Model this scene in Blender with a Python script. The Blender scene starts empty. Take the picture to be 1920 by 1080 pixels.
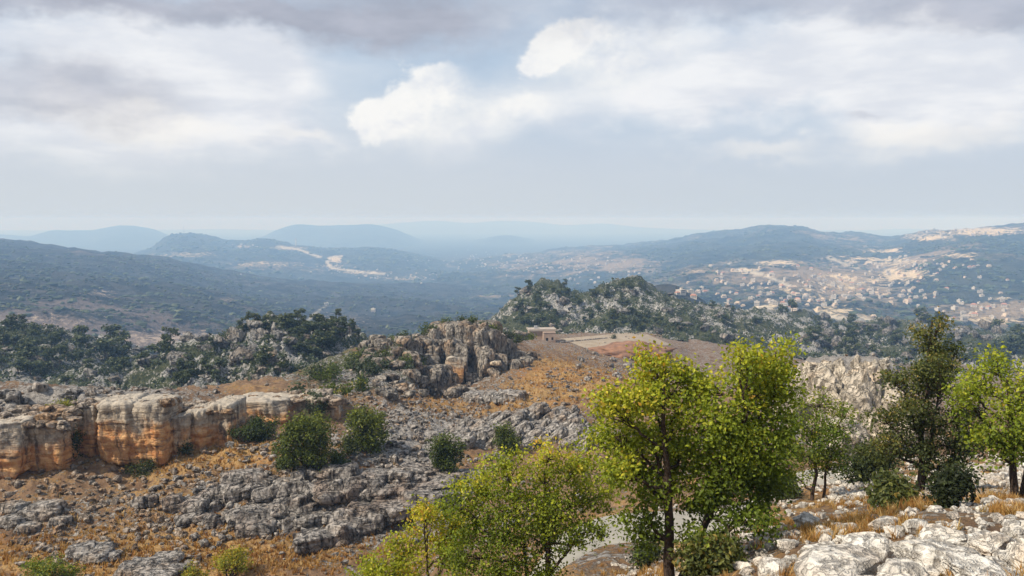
import bpy, math, random
import numpy as np
from mathutils import Vector, Matrix
from mathutils.bvhtree import BVHTree

R = math.radians
rng = np.random.default_rng(7)
random.seed(7)
scene = bpy.context.scene
COL = scene.collection

# ------------------------------------------------------------------ camera
FPX = 1600.0                       # focal length in pixels of a 1920 px wide picture
HOR = 410.0                        # row of the horizon
TH = math.atan((540 - HOR) / FPX)  # pitch down
CT, ST = math.cos(TH), math.sin(TH)
cam_d = bpy.data.cameras.new('camera')
cam_d.sensor_width = 36.0
cam_d.lens = 36.0 * FPX / 1920.0
cam_d.clip_start = 0.2
cam_d.clip_end = 60000.0
cam = bpy.data.objects.new('camera', cam_d)
cam.rotation_euler = (R(90) - TH, 0, 0)
COL.objects.link(cam)
scene.camera = cam

# ------------------------------------------------------------------ light, sky, exposure
SUN_EL, SUN_AZ = R(46), R(-116)     # azimuth measured from the view direction, minus = to the left
sd = Vector((math.sin(SUN_AZ) * math.cos(SUN_EL), math.cos(SUN_AZ) * math.cos(SUN_EL), math.sin(SUN_EL)))
sun_d = bpy.data.lights.new('sun', 'SUN')
sun_d.energy = 5.0
sun_d.angle = R(0.6)
sun_d.color = (1.0, 0.90, 0.74)
sun = bpy.data.objects.new('sun', sun_d)
sun.rotation_euler = sd.to_track_quat('Z', 'Y').to_euler()
sun.location = (-60, -20, 80)
COL.objects.link(sun)

vs = scene.view_settings
vs.view_transform = 'Standard'
vs.look = 'None'
vs.exposure = 0.1
vs.gamma = 1.0
vs.use_curve_mapping = False
scene.render.engine = 'CYCLES'
cy = scene.cycles
cy.use_denoising = True
cy.max_bounces = 6
cy.diffuse_bounces = 3
cy.glossy_bounces = 2
cy.transmission_bounces = 3
cy.transparent_max_bounces = 6
cy.volume_bounces = 2
cy.use_adaptive_sampling = True
cy.adaptive_threshold = 0.012
cy.sample_clamp_indirect = 6.0


class NT:
    """small helper round a node tree"""
    def __init__(self, tree):
        self.t = tree
        self.n = tree.nodes
        self.n.clear()

    def new(self, typ, **kw):
        nd = self.n.new(typ)
        for k, v in kw.items():
            setattr(nd, k, v)
        return nd

    def put(self, sock, v):
        if isinstance(v, bpy.types.NodeSocket):
            self.t.links.new(v, sock)
        elif isinstance(v, (tuple, list)):
            if sock.type == 'RGBA' and len(v) == 3:
                v = (*v, 1.0)
            sock.default_value = v
        else:
            sock.default_value = v

    def math(self, op, a, b=0.0, c=None, clamp=False):
        nd = self.new('ShaderNodeMath', operation=op, use_clamp=clamp)
        self.put(nd.inputs[0], a)
        self.put(nd.inputs[1], b)
        if c is not None:
            self.put(nd.inputs[2], c)
        return nd.outputs[0]

    def vmath(self, op, a, b=(0, 0, 0)):
        nd = self.new('ShaderNodeVectorMath', operation=op)
        self.put(nd.inputs[0], a)
        self.put(nd.inputs[1], b)
        return nd.outputs['Value'] if op in ('LENGTH', 'DOT_PRODUCT') else nd.outputs[0]

    def noise(self, vec, scale, detail=4.0, rough=0.55, dist=0.0, lac=2.0):
        nd = self.new('ShaderNodeTexNoise')
        self.put(nd.inputs['Vector'], vec)
        nd.inputs['Scale'].default_value = scale
        nd.inputs['Detail'].default_value = detail
        nd.inputs['Roughness'].default_value = rough
        nd.inputs['Lacunarity'].default_value = lac
        nd.inputs['Distortion'].default_value = dist
        return nd.outputs['Fac'], nd.outputs['Color']

    def voronoi(self, vec, scale, feature='F1', rnd=1.0):
        nd = self.new('ShaderNodeTexVoronoi', feature=feature)
        self.put(nd.inputs['Vector'], vec)
        nd.inputs['Scale'].default_value = scale
        nd.inputs['Randomness'].default_value = rnd
        return nd.outputs['Distance'], (nd.outputs['Color'] if feature == 'F1' else None)

    def ramp(self, fac, lo, hi, a=0.0, b=1.0, smooth=True):
        nd = self.new('ShaderNodeMapRange', interpolation_type='SMOOTHSTEP' if smooth else 'LINEAR')
        self.put(nd.inputs['Value'], fac)
        nd.inputs['From Min'].default_value = lo
        nd.inputs['From Max'].default_value = hi
        nd.inputs['To Min'].default_value = a
        nd.inputs['To Max'].default_value = b
        return nd.outputs['Result']

    def mix(self, f, a, b, blend='MIX'):
        nd = self.new('ShaderNodeMix', data_type='RGBA', blend_type=blend)
        self.put(nd.inputs['Factor'], f)
        self.put(nd.inputs[6], a)
        self.put(nd.inputs[7], b)
        return nd.outputs[2]

    def bump(self, height, strength=0.5, dist=0.1, normal=None):
        nd = self.new('ShaderNodeBump')
        nd.inputs['Strength'].default_value = strength
        nd.inputs['Distance'].default_value = dist
        self.put(nd.inputs['Height'], height)
        if normal is not None:
            self.put(nd.inputs['Normal'], normal)
        return nd.outputs[0]


def build_world():
    w = bpy.data.worlds.new('World')
    scene.world = w
    w.use_nodes = True
    t = NT(w.node_tree)
    out = t.new('ShaderNodeOutputWorld')
    bg = t.new('ShaderNodeBackground')
    bg.inputs['Strength'].default_value = 0.11
    t.t.links.new(bg.outputs[0], out.inputs[0])
    sky = t.new('ShaderNodeTexSky', sky_type='NISHITA')
    sky.sun_disc = False
    sky.sun_elevation = SUN_EL
    sky.sun_rotation = SUN_AZ
    sky.air_density = 1.0
    sky.dust_density = 2.5
    sky.ozone_density = 1.0
    tc = t.new('ShaderNodeTexCoord')
    d = tc.outputs['Generated']
    # wispy warping of the viewing direction, so that cloud outlines billow
    _, w1 = t.noise(t.vmath('MULTIPLY', d, (1, 1, 1.7)), 5.0, 5.0, 0.55)
    _, w2 = t.noise(t.vmath('MULTIPLY', d, (1, 1, 1.5)), 22.0, 5.0, 0.6)
    def warp(a, b):
        o1 = t.vmath('MULTIPLY', t.vmath('SUBTRACT', w1, (.5, .5, .5)), (a, a, a * .8))
        o2 = t.vmath('MULTIPLY', t.vmath('SUBTRACT', w2, (.5, .5, .5)), (b, b, b))
        return t.vmath('ADD', t.vmath('ADD', d, o1), o2)
    dw = warp(0.16, 0.03)      # soft clouds
    dc = warp(0.05, 0.034)      # cumulus

    def dirn(px, py):
        u, v = (px - 960) / FPX, (540 - py) / FPX
        q = Vector((u, CT + v * ST, v * CT - ST)).normalized()
        return q

    def blob(px, py, rx, ry, vec, lo=0.15, hi=1.0, rot=0.0):
        c = dirn(px, py)
        o = t.vmath('SUBTRACT', vec, tuple(c))
        if rot:
            rn = t.new('ShaderNodeVectorRotate', rotation_type='Y_AXIS')
            t.put(rn.inputs['Vector'], o)
            rn.inputs['Angle'].default_value = R(rot)
            o = rn.outputs[0]
        o = t.vmath('MULTIPLY', o, (FPX / rx, 2.0, FPX / ry))
        l = t.vmath('LENGTH', o)
        return t.ramp(l, lo, hi, 1.0, 0.0)

    def add(*xs):
        s = xs[0]
        for x in xs[1:]:
            s = t.math('ADD', s, x)
        return s

    def mul(x, k):
        return t.math('MULTIPLY', x, k)
    sep = t.new('ShaderNodeSeparateXYZ')
    t.put(sep.inputs[0], d)
    el = sep.outputs['Z']
    # cloud layer in perspective: the direction projected on a plane overhead
    inv = t.math('DIVIDE', 1.0, t.math('ADD', t.math('MAXIMUM', el, 0.0), 0.16))
    pl = t.vmath('SCALE', d)
    pl.node.inputs['Scale'].default_value = 1.0
    t.t.links.new(inv, pl.node.inputs['Scale'])
    n1, _ = t.noise(pl, 0.9, 6.0, 0.55, 0.25)
    n2, _ = t.noise(pl, 2.6, 5.0, 0.55, 0.1)
    field = add(mul(n1, 0.65), mul(n2, 0.35))
    base = t.ramp(field, 0.36, 0.64)
    # clear sky, milky in the lower half
    skyc = t.mix(0.62, sky.outputs[0], (4.9, 6.0, 7.4, 1))
    low = t.ramp(el, 0.0, 0.20, 1.0, 0.0)
    hazec = t.mix(t.ramp(sep.outputs['X'], -0.5, 0.5), (5.6, 6.0, 6.75, 1), (4.95, 5.55, 6.6, 1))
    skyc = t.mix(mul(low, 0.85), skyc, hazec)
    # soft white veils
    veil = add(blob(230, 110, 420, 120, dw), blob(120, 240, 520, 75, dw, rot=-4), blob(330, 190, 300, 120, dw), mul(blob(470, 150, 210, 150, dw, .0, 1.0), .9),
               mul(blob(540, 255, 130, 45, dw, rot=-28), .7),
               blob(1500, 130, 480, 110, dw, rot=-5), blob(1330, 185, 260, 70, dw), blob(1760, 120, 330, 120, dw),
               mul(blob(1740, 225, 220, 70, dw), 1.0), mul(blob(1430, 275, 150, 30, dw), .6), mul(blob(980, 20, 160, 40, dw), .5),
               mul(blob(1100, 190, 180, 90, dw), .6), mul(blob(900, 210, 260, 80, dw), .45))
    veil = t.math('ADD', mul(veil, 0.75), mul(base, t.ramp(el, 0.05, 0.3, 0.1, 0.55)), clamp=True)
    white = t.mix(t.ramp(n2, .35, .65), (6.5, 6.7, 7.2, 1), (8.0, 8.0, 8.1, 1))
    c = t.mix(t.math('MULTIPLY', veil, 0.86), skyc, white)
    # cream glow on the sun-facing undersides
    cream = add(blob(260, 225, 260, 40, dw, rot=-6), blob(1740, 235, 160, 40, dw), mul(blob(1430, 275, 120, 22, dw), .7),
                mul(blob(560, 260, 70, 22, dw, rot=-30), .8))
    c = t.mix(t.math('MULTIPLY', cream, 0.55, clamp=True), c, (8.4, 8.1, 7.6, 1))
    # cumulus heads with crisp sunward edges
    puffs, _ = t.noise(t.vmath('MULTIPLY', d, (1, 1, 1.3)), 26.0, 7.0, 0.62, 0.2)
    puffl, _ = t.noise(t.vmath('MULTIPLY', d, (1, 1, 1.3)), 9.0, 4.0, 0.55, 0.1)
    pn = t.math('ADD', t.math('MULTIPLY', t.math('SUBTRACT', puffs, .5), 1.3), t.math('MULTIPLY', t.math('SUBTRACT', puffl, .5), 1.1))

    def billow(body, soft):
        # crisp towards the sun (upper left), dissolving on the far side
        f = t.math('ADD', body, pn)
        a = t.ramp(f, .26, .66)
        b = t.ramp(f, .05, 1.9)
        return t.mix(soft, a, b)
    s1 = t.ramp(add(sep.outputs['X'], mul(el, -.9)), dirn(775, 200).x - .9 * dirn(775, 200).z - .03, dirn(775, 200).x - .9 * dirn(775, 200).z + .035)
    cum = billow(add(mul(blob(772, 198, 190, 74, d, .0, 1.0, rot=32), 1.0), mul(blob(845, 160, 90, 76, d, .0, 1.0), .6), mul(blob(720, 228, 110, 50, d, .0, 1.0), .5)), s1)
    cum = t.math('ADD', mul(cum, .9), add(mul(blob(890, 205, 200, 100, dw, .0, 1.0), .5), mul(blob(790, 258, 260, 70, dw, .0, 1.0), .45), mul(blob(990, 208, 130, 36, dw, .0, 1.0), .6)), clamp=True)
    s2 = t.ramp(add(sep.outputs['X'], mul(el, -.9)), dirn(1050, 95).x - .9 * dirn(1050, 95).z - .02, dirn(1050, 95).x - .9 * dirn(1050, 95).z + .04)
    cum2 = billow(add(mul(blob(1040, 96, 150, 50, d, .0, 1.0, rot=30), 1.0), mul(blob(1085, 70, 120, 46, d, .0, 1.0, rot=4), .65)), s2)
    cum2 = t.math('ADD', mul(cum2, .9), add(mul(blob(1150, 85, 210, 66, dw, .0, 1.0), .6), mul(blob(1110, 130, 220, 80, dw, .0, 1.), .5)), clamp=True)
    cumc = t.math('ADD', cum, cum2, clamp=True)
    cwhite = t.mix(t.ramp(pn, -.28, .25), (6.9, 7.05, 7.45, 1), (8.6, 8.45, 8.15, 1))
    c = t.mix(t.math('MULTIPLY', cumc, 0.85), c, cwhite)
    # grey cloud bases
    grey = add(blob(700, 25, 430, 75, dw), mul(blob(1330, 15, 330, 60, dw), .9), blob(1800, 10, 330, 60, dw), blob(60, 15, 260, 40, dw),
               mul(blob(80, 170, 290, 60, dw, rot=-2), .8), mul(blob(380, 20, 300, 40, dw), .8), mul(blob(760, 60, 260, 60, dw), .5),
               mul(blob(1620, 210, 40, 9, dc), .35))
    n3, _ = t.noise(pl, 1.3, 5.0, 0.5, 0.3)
    gbase = t.math('MULTIPLY', t.ramp(n3, 0.46, 0.62), t.ramp(el, 0.22, 0.36, 0.0, 0.8))
    grey = t.math('ADD', mul(grey, 0.85), gbase, clamp=True)
    c = t.mix(t.math('MULTIPLY', grey, 0.88), c, t.mix(t.ramp(n2, .35, .7), (3.2, 3.4, 4.1, 1), (4.3, 4.45, 5.2, 1)))
    # below the horizon: the milky air over the plain
    c = t.mix(t.ramp(el, -0.002, 0.11, 1.0, 0.0), c, t.mix(t.ramp(sep.outputs['X'], -0.5, 0.5), (5.3, 5.75, 6.15, 1), (5.0, 5.55, 6.1, 1)))
    # the sky's own light from below the horizon: dull earth far off
    c = t.mix(t.ramp(el, -0.12, -0.03, 1.0, 0.0), c, (2.6, 2.7, 2.8, 1))
    t.t.links.new(c, bg.inputs['Color'])


build_world()

# ------------------------------------------------------------------ geometry helpers
def fwd(px, py):
    """tangents of a pixel's ray: x/y and z/y"""
    u, v = (px - 960) / FPX, (540 - py) / FPX
    k = CT + v * ST
    return u / k, (v * CT - ST) / k


def at(px, py, D):
    a, b = fwd(px, py)
    return Vector((a * D, D, b * D))


def zof(py, D):
    return fwd(960, py)[1] * D


def xcol(px, D, z):
    """x of a point of column px at depth D and height z (arrays)"""
    tt = z / D
    v = (tt * CT + ST) / (CT - tt * ST)
    return D * ((px - 960) / FPX) / (CT + v * ST)


def topx(p):
    """pixel of a world point (x, y, z arrays)"""
    x, y, z = p
    tt = z / y
    v = (tt * CT + ST) / (CT - tt * ST)
    return 960 + FPX * (x / y) * (CT + v * ST), 540 - FPX * v


def _h(ix, iy, iz, seed):
    n = (ix.astype(np.int64) * 374761393 + iy.astype(np.int64) * 668265263 + iz.astype(np.int64) * 2147483647 + seed * 1274126177) & 0xFFFFFFFF
    n = ((n ^ (n >> 13)) * 1274126177) & 0xFFFFFFFF
    n = ((n ^ (n >> 15)) * 2246822519) & 0xFFFFFFFF
    return ((n ^ (n >> 16)) & 0xFFFFFF) / float(0xFFFFFF)


def vnoise2(x, y, seed=0):
    ix, iy = np.floor(x), np.floor(y)
    fx, fy = x - ix, y - iy
    fx = fx * fx * fx * (fx * (fx * 6 - 15) + 10)
    fy = fy * fy * fy * (fy * (fy * 6 - 15) + 10)
    z = np.zeros_like(ix)
    a, b = _h(ix, iy, z, seed), _h(ix + 1, iy, z, seed)
    c, d = _h(ix, iy + 1, z, seed), _h(ix + 1, iy + 1, z, seed)
    return (a + (b - a) * fx) * (1 - fy) + (c + (d - c) * fx) * fy


def fbm2(x, y, octv=5, seed=0, gain=.5, ridge=False):
    s, a, tot, f = 0, 1.0, 0, 1.0
    for o in range(octv):
        ca, sa = math.cos(o * 1.3), math.sin(o * 1.3)
        n = vnoise2((x * ca - y * sa) * f + 17.3 * o, (x * sa + y * ca) * f - 9.1 * o, seed + o)
        if ridge:
            n = 1 - np.abs(2 * n - 1)
        s = s + a * n
        tot += a
        a *= gain
        f *= 2.03
    return s / tot


def vnoise3(p, seed=0):
    i = np.floor(p)
    f = p - i
    f = f * f * (3 - 2 * f)
    r = 0
    for dx in (0, 1):
        wx = f[:, 0] if dx else 1 - f[:, 0]
        for dy in (0, 1):
            wy = f[:, 1] if dy else 1 - f[:, 1]
            for dz in (0, 1):
                wz = f[:, 2] if dz else 1 - f[:, 2]
                r = r + wx * wy * wz * _h(i[:, 0] + dx, i[:, 1] + dy, i[:, 2] + dz, seed)
    return r


def fbm3(p, octv=4, seed=0, gain=.5, ridge=False):
    s, a, tot = 0, 1.0, 0
    q = p.copy()
    for o in range(octv):
        n = vnoise3(q + 13.7 * o, seed + o)
        if ridge:
            n = 1 - np.abs(2 * n - 1)
        s = s + a * n
        tot += a
        a *= gain
        q = q * 2.07
    return s / tot


def sstep(a, b, x):
    tt = np.clip((x - a) / (b - a), 0, 1)
    return tt * tt * (3 - 2 * tt)


def mesh(name, V, F, mat=None, smooth=True, attrs=None):
    V = np.asarray(V, dtype=np.float32)
    F = np.asarray(F, dtype=np.int32)
    k = F.shape[1]
    me = bpy.data.meshes.new(name)
    me.vertices.add(len(V))
    me.vertices.foreach_set('co', V.ravel())
    me.loops.add(F.size)
    me.loops.foreach_set('vertex_index', F.ravel())
    me.polygons.add(len(F))
    me.polygons.foreach_set('loop_start', np.arange(0, F.size, k, dtype=np.int32))
    me.polygons.foreach_set('loop_total', np.full(len(F), k, dtype=np.int32))
    me.update(calc_edges=True)
    me.polygons.foreach_set('use_smooth', np.full(len(F), smooth, dtype=bool))
    for an, av in (attrs or {}).items():
        at_ = me.attributes.new(an, 'FLOAT_COLOR', 'POINT')
        av = np.asarray(av, dtype=np.float32)
        if av.shape[1] == 3:
            av = np.concatenate([av, np.ones((len(av), 1), np.float32)], 1)
        at_.data.foreach_set('color', av.ravel())
    if mat:
        me.materials.append(mat)
    return me


def obj(name, me, parent=None, loc=None, rot=None, scale=None, label=None, cat=None, group=None, kind=None):
    o = bpy.data.objects.new(name, me)
    COL.objects.link(o)
    if parent is not None:
        o.parent = parent
    if loc is not None:
        o.location = loc
    if rot is not None:
        o.rotation_euler = rot
    if scale is not None:
        o.scale = scale if hasattr(scale, '__len__') else (scale,) * 3
    for k, v in (('label', label), ('category', cat), ('group', group), ('kind', kind)):
        if v:
            o[k] = v
    return o


def pchip(xk, yk, x):
    """monotone cubic through (xk, yk); yk may be (K,) or (K, M)"""
    xk = np.asarray(xk, float)
    yk = np.asarray(yk, float)
    one = yk.ndim == 1
    if one:
        yk = yk[:, None]
    h = np.diff(xk)[:, None]
    dl = np.diff(yk, axis=0) / h
    m = np.zeros_like(yk)
    m[0], m[-1] = dl[0], dl[-1]
    if len(xk) > 2:
        a, b = dl[:-1], dl[1:]
        w1, w2 = 2 * h[1:] + h[:-1], h[1:] + 2 * h[:-1]
        with np.errstate(divide='ignore', invalid='ignore'):
            hm = (w1 + w2) / (w1 / a + w2 / b)
        m[1:-1] = np.where(a * b > 0, hm, 0)
    x = np.clip(np.asarray(x, float), xk[0], xk[-1])
    i = np.clip(np.searchsorted(xk, x) - 1, 0, len(xk) - 2)
    hh = (xk[i + 1] - xk[i])[:, None]
    tt = ((x - xk[i])[:, None]) / hh
    r = (yk[i] * (2 * tt**3 - 3 * tt**2 + 1) + hh * m[i] * (tt**3 - 2 * tt**2 + tt)
         + yk[i + 1] * (-2 * tt**3 + 3 * tt**2) + hh * m[i + 1] * (tt**3 - tt**2))
    return r[:, 0] if one else r


def gridfaces(nr, nc):
    i = np.arange(nr - 1)[:, None] * nc + np.arange(nc - 1)[None, :]
    i = i.ravel()
    return np.stack([i, i + 1, i + nc + 1, i + nc], 1)


SHEETS = []


class Sheet:
    """a piece of terrain: control columns of (depth, row-or-height), sampled on a grid"""
    def __init__(self, name, cols, pxs, Ds, relief, mat, label, mask=None, smooth=True):
        pk = sorted(cols)
        Z = []
        for p in pk:
            c = cols[p]
            dd = np.array([q[0] for q in c], float)
            zz = np.array([zof(q[1], q[0]) if q[1] > 0 else q[1] for q in c], float)
            Z.append(pchip(np.log(dd), zz, np.log(Ds)))
        Z = np.array(Z)                                   # columns x depths
        z = pchip(np.array(pk, float), Z, pxs).T            # depths x columns
        D = np.repeat(Ds[:, None], len(pxs), 1)
        P = np.repeat(pxs[None, :], len(Ds), 0)
        x = xcol(P, D, z)
        self.px, self.D = P, D
        dz = relief(x, D, z, P)
        if isinstance(dz, tuple):
            x, D, dz = x + dz[0], D + dz[1], dz[2]
        z = z + dz
        self.V = np.stack([x, D, z], -1)
        V = self.V.reshape(-1, 3)
        F = gridfaces(len(Ds), len(pxs))
        at_ = {}
        if mask is not None:
            self.mask = mask(x, D, z, P)
            at_['mask'] = self.mask.reshape(-1, 3)
        me = mesh(name, V, F, mat, smooth, at_)
        self.o = obj(name, me, label=label, kind='structure')
        self.bvh = BVHTree.FromPolygons([tuple(v) for v in V.tolist()], F.tolist())
        SHEETS.append(self)


O0 = Vector((0, 0, 0))


def hit(px, py, sheets=None):
    a, b = fwd(px, py)
    d = Vector((a, 1, b)).normalized()
    best = None
    for s in (sheets or SHEETS):
        h = s.bvh.ray_cast(O0, d)
        if h[0] is not None and (best is None or h[3] < best[2]):
            best = (h[0], h[1], h[3])
    return best


def down(x, y, sheets=None):
    best = None
    for s in (sheets or SHEETS):
        h = s.bvh.ray_cast(Vector((x, y, 500)), Vector((0, 0, -1)))
        if h[0] is not None and (best is None or h[0].z > best.z):
            best = h[0]
    return best

# ------------------------------------------------------------------ materials
def newmat(name):
    m = bpy.data.materials.new(name)
    m.use_nodes = True
    t = NT(m.node_tree)
    out = t.new('ShaderNodeOutputMaterial')
    b = t.new('ShaderNodeBsdfPrincipled')
    b.inputs['Roughness'].default_value = 0.9
    b.inputs['Specular IOR Level'].default_value = 0.15
    t.t.links.new(b.outputs[0], out.inputs[0])
    geo = t.new('ShaderNodeNewGeometry')
    return m, t, b, out, geo.outputs['Position']


def attr(t, name):
    nd = t.new('ShaderNodeAttribute', attribute_name=name)
    s = t.new('ShaderNodeSeparateColor')
    t.put(s.inputs[0], nd.outputs['Color'])
    return nd.outputs['Color'], s.outputs[0], s.outputs[1], s.outputs[2]


def rock_mat(name, pale, mid, dark, warm, warm_amt=0.25, k=1.0, dark_amt=1.0, bump=1.0, strata=0.0, crack=.6):
    """weathered limestone: k = pattern size in metres"""
    m, t, b, out, P = newmat(name)
    oi = t.new('ShaderNodeObjectInfo')
    n1, _ = t.noise(P, 0.45 / k, 5, .6, .3)
    n2, _ = t.noise(P, 2.2 / k, 6, .65)
    n3, _ = t.noise(t.vmath('MULTIPLY', P, (1, 1, .28)), 3.5 / k, 5, .7, .4)
    v1, _ = t.voronoi(P, 3.0 / k)
    c = t.mix(t.ramp(n2, .32, .62), mid, pale)
    c = t.mix(t.math('MULTIPLY', t.ramp(n1, .46, .68), warm_amt * 2.2, clamp=True), c, warm)
    pit = t.math('MULTIPLY', t.ramp(n3, .47, .66), .85 * min(dark_amt, 1.15))
    c = t.mix(pit, c, dark)
    crk, _ = t.voronoi(t.vmath('ADD', P, t.vmath('SCALE', t.noise(P, 1.5 / k, 3)[1])), 0.9 / k, 'DISTANCE_TO_EDGE')
    ck = t.ramp(crk, 0.0, 0.045, 1.0, 0.0)
    c = t.mix(t.math('MULTIPLY', ck, crack * dark_amt), c, dark)
    c = t.mix(0.16, c, t.mix(oi.outputs['Random'], (.10, .10, .10), (.9, .88, .84)), 'OVERLAY')
    t.put(b.inputs['Base Color'], c)
    h = t.math('ADD', t.math('MULTIPLY', n2, .6), t.math('MULTIPLY', v1, .35))
    h = t.math('SUBTRACT', h, t.math('MULTIPLY', pit, .35))
    h = t.math('SUBTRACT', h, t.math('MULTIPLY', ck, crack * .8))
    if strata:
        wv, _ = t.noise(t.vmath('MULTIPLY', P, (.15, .15, 1.6)), 2.2 / k, 4, .6, .3)
        h = t.math('ADD', h, t.math('MULTIPLY', wv, strata))
        c2 = t.mix(t.math('MULTIPLY', t.ramp(wv, .55, .66), .5), c, dark)
        t.put(b.inputs['Base Color'], c2)
    t.put(b.inputs['Normal'], t.bump(h, 1.0 * bump, .38 * k))
    return m


M = {}
M['white_rock'] = rock_mat('white_limestone', (.70, .66, .595), (.50, .465, .415), (.21, .185, .165), (.54, .41, .29), .24, .5, .8, crack=.15)
M['grey_rock'] = rock_mat('grey_limestone', (.40, .372, .34), (.175, .16, .15), (.032, .03, .031), (.32, .22, .14), .26, 1.2, 1.15, crack=.28)
M['slope_rock'] = rock_mat('brown_grey_limestone', (.42, .36, .30), (.20, .162, .13), (.06, .048, .04), (.36, .21, .10), .36, 1.2, 1.15, crack=.28)
M['ledge_rock'] = rock_mat('ledge_limestone', (.38, .35, .32), (.15, .136, .126), (.022, .021, .023), (.25, .17, .12), .26, 1.3, 1.3, strata=.5, crack=.3)
M['crag_rock'] = rock_mat('crag_limestone', (.60, .535, .44), (.38, .33, .265), (.15, .125, .095), (.46, .31, .18), .24, 1.6, 1.0, crack=.22)
M['knob_rock'] = rock_mat('knob_limestone', (.35, .315, .27), (.14, .125, .11), (.028, .025, .024), (.37, .235, .13), .34, 1.8, 1.25, crack=.35)
M['hill_rock'] = rock_mat('hill_limestone', (.29, .275, .255), (.14, .135, .13), (.04, .04, .042), (.28, .20, .125), .22, 3.0, 1.2)


def cliff_mat():
    m, t, b, out, P = newmat('orange_cliff')
    tc = t.new('ShaderNodeTexCoord')
    G = tc.outputs['Generated']
    sp = t.new('ShaderNodeSeparateXYZ')
    t.put(sp.inputs[0], G)
    n1, _ = t.noise(P, .35, 5, .6, .4)
    n2, _ = t.noise(P, 1.6, 6, .65)
    n4, _ = t.noise(t.vmath('MULTIPLY', P, (.22, .22, 1.5)), 1.5, 5, .6, .3)
    n5, _ = t.noise(t.vmath('MULTIPLY', P, (1.4, 1.4, .25)), 1.1, 5, .65, .2)
    grey = t.mix(t.ramp(n2, .34, .64), (.24, .195, .15), (.47, .395, .305))
    orange = t.mix(t.ramp(n2, .3, .68), (.46, .175, .05), (.66, .38, .16))
    hgt = t.math('ADD', sp.outputs['Z'], t.math('MULTIPLY', t.math('SUBTRACT', n1, .5), 1.5))
    f = t.ramp(hgt, .42, .78, 1.0, 0.0)
    c = t.mix(t.math('MULTIPLY', f, .85), grey, orange)
    c = t.mix(t.math('MULTIPLY', t.ramp(n4, .54, .66), .75), c, (.085, .068, .058))
    c = t.mix(t.math('MULTIPLY', t.ramp(n5, .54, .66), .75), c, (.06, .05, .047))
    top = t.ramp(sp.outputs['Z'], .86, .97)
    c = t.mix(t.math('MULTIPLY', top, .35), c, (.46, .43, .38))
    t.put(b.inputs['Base Color'], c)
    h = t.math('ADD', t.math('MULTIPLY', n2, .6), t.math('MULTIPLY', n4, -1.2))
    h = t.math('SUBTRACT', h, t.math('MULTIPLY', n5, .6))
    t.put(b.inputs['Normal'], t.bump(h, 1.0, .35))
    return m


M['cliff'] = cliff_mat()


def ground_mat():
    """dry slope: R = bare stone, G = green scrub, B = straw and rust coloured dry grass"""
    m, t, b, out, P = newmat('dry_hillside')
    _, r, g, bl = attr(t, 'mask')
    n1, _ = t.noise(P, .11, 5, .6, .3)
    n2, _ = t.noise(P, .7, 6, .65, .2)
    n3, _ = t.noise(P, 3.2, 6, .7)
    n4, _ = t.noise(P, 9.0, 4, .7)
    soil = t.mix(t.ramp(n2, .3, .66), (.14, .084, .05), (.31, .20, .12))
    grass = t.mix(t.ramp(n3, .34, .66), (.25, .135, .05), (.47, .31, .135))
    grass = t.mix(t.math('MULTIPLY', t.ramp(n1, .5, .66), .6), grass, (.28, .125, .045))
    gf = t.math('ADD', bl, t.math('MULTIPLY', t.math('SUBTRACT', n2, .5), 1.9))
    c = t.mix(t.ramp(gf, .32, .62), soil, grass)
    scrub = t.mix(t.ramp(n3, .35, .65), (.045, .055, .022), (.13, .125, .05))
    sf = t.math('ADD', g, t.math('MULTIPLY', t.math('SUBTRACT', n2, .5), 1.6))
    c = t.mix(t.ramp(sf, .42, .62), c, scrub)
    v, vc = t.voronoi(t.vmath('ADD', P, t.vmath('SCALE', t.noise(P, .9, 3)[1])), 1.5)
    stone = t.mix(t.ramp(n3, .3, .65), (.13, .118, .112), (.40, .37, .335))
    stone = t.mix(t.math('MULTIPLY', t.ramp(n4, .52, .66), .75), stone, (.05, .047, .05))
    rf = t.math('ADD', r, t.math('MULTIPLY', t.math('SUBTRACT', t.math('ADD', t.math('MULTIPLY', n3, .55), t.math('MULTIPLY', n2, .45)), .5), 2.3))
    rf = t.ramp(rf, .40, .58)
    c = t.mix(rf, c, stone)
    c = t.mix(t.math('MULTIPLY', t.ramp(n4, .56, .72), .55), c, (.06, .042, .03))
    t.put(b.inputs['Base Color'], c)
    h = t.math('ADD', t.math('MULTIPLY', n2, .8), t.math('MULTIPLY', n3, .55))
    h = t.math('ADD', h, t.math('MULTIPLY', n4, .25))
    h = t.math('ADD', h, t.math('MULTIPLY', rf, .3))
    t.put(b.inputs['Normal'], t.bump(h, 1.0, .45))
    return m


M['ground'] = ground_mat()


def far_mat(name, forest, scrub, soil, bright, s):
    """far slopes: R = bare pale earth, G = open brown ground, B = bright terraces and tracks"""
    m, t, b, out, P = newmat(name)
    _, r, g, bl = attr(t, 'mask')
    n1, _ = t.noise(P, .9 / s, 6, .6, .3)
    n2, _ = t.noise(P, 5.0 / s, 6, .7)
    n3, _ = t.noise(P, 22.0 / s, 4, .7)
    c = t.mix(t.ramp(n2, .40, .60), forest, scrub)
    gf = t.math('ADD', g, t.math('MULTIPLY', t.math('SUBTRACT', t.math('ADD', t.math('MULTIPLY', n2, .6), t.math('MULTIPLY', n3, .4)), .5), 1.8))
    c = t.mix(t.ramp(gf, .34, .66), c, soil)
    bf = t.math('ADD', r, t.math('MULTIPLY', t.math('SUBTRACT', n3, .5), 1.5))
    c = t.mix(t.ramp(bf, .40, .66), c, bright)
    c = t.mix(bl, c, (.62, .55, .43))
    t.put(b.inputs['Base Color'], c)
    t.put(b.inputs['Normal'], t.bump(t.math('ADD', n2, t.math('MULTIPLY', n3, .8)), .9, s * .06))
    return m


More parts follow.
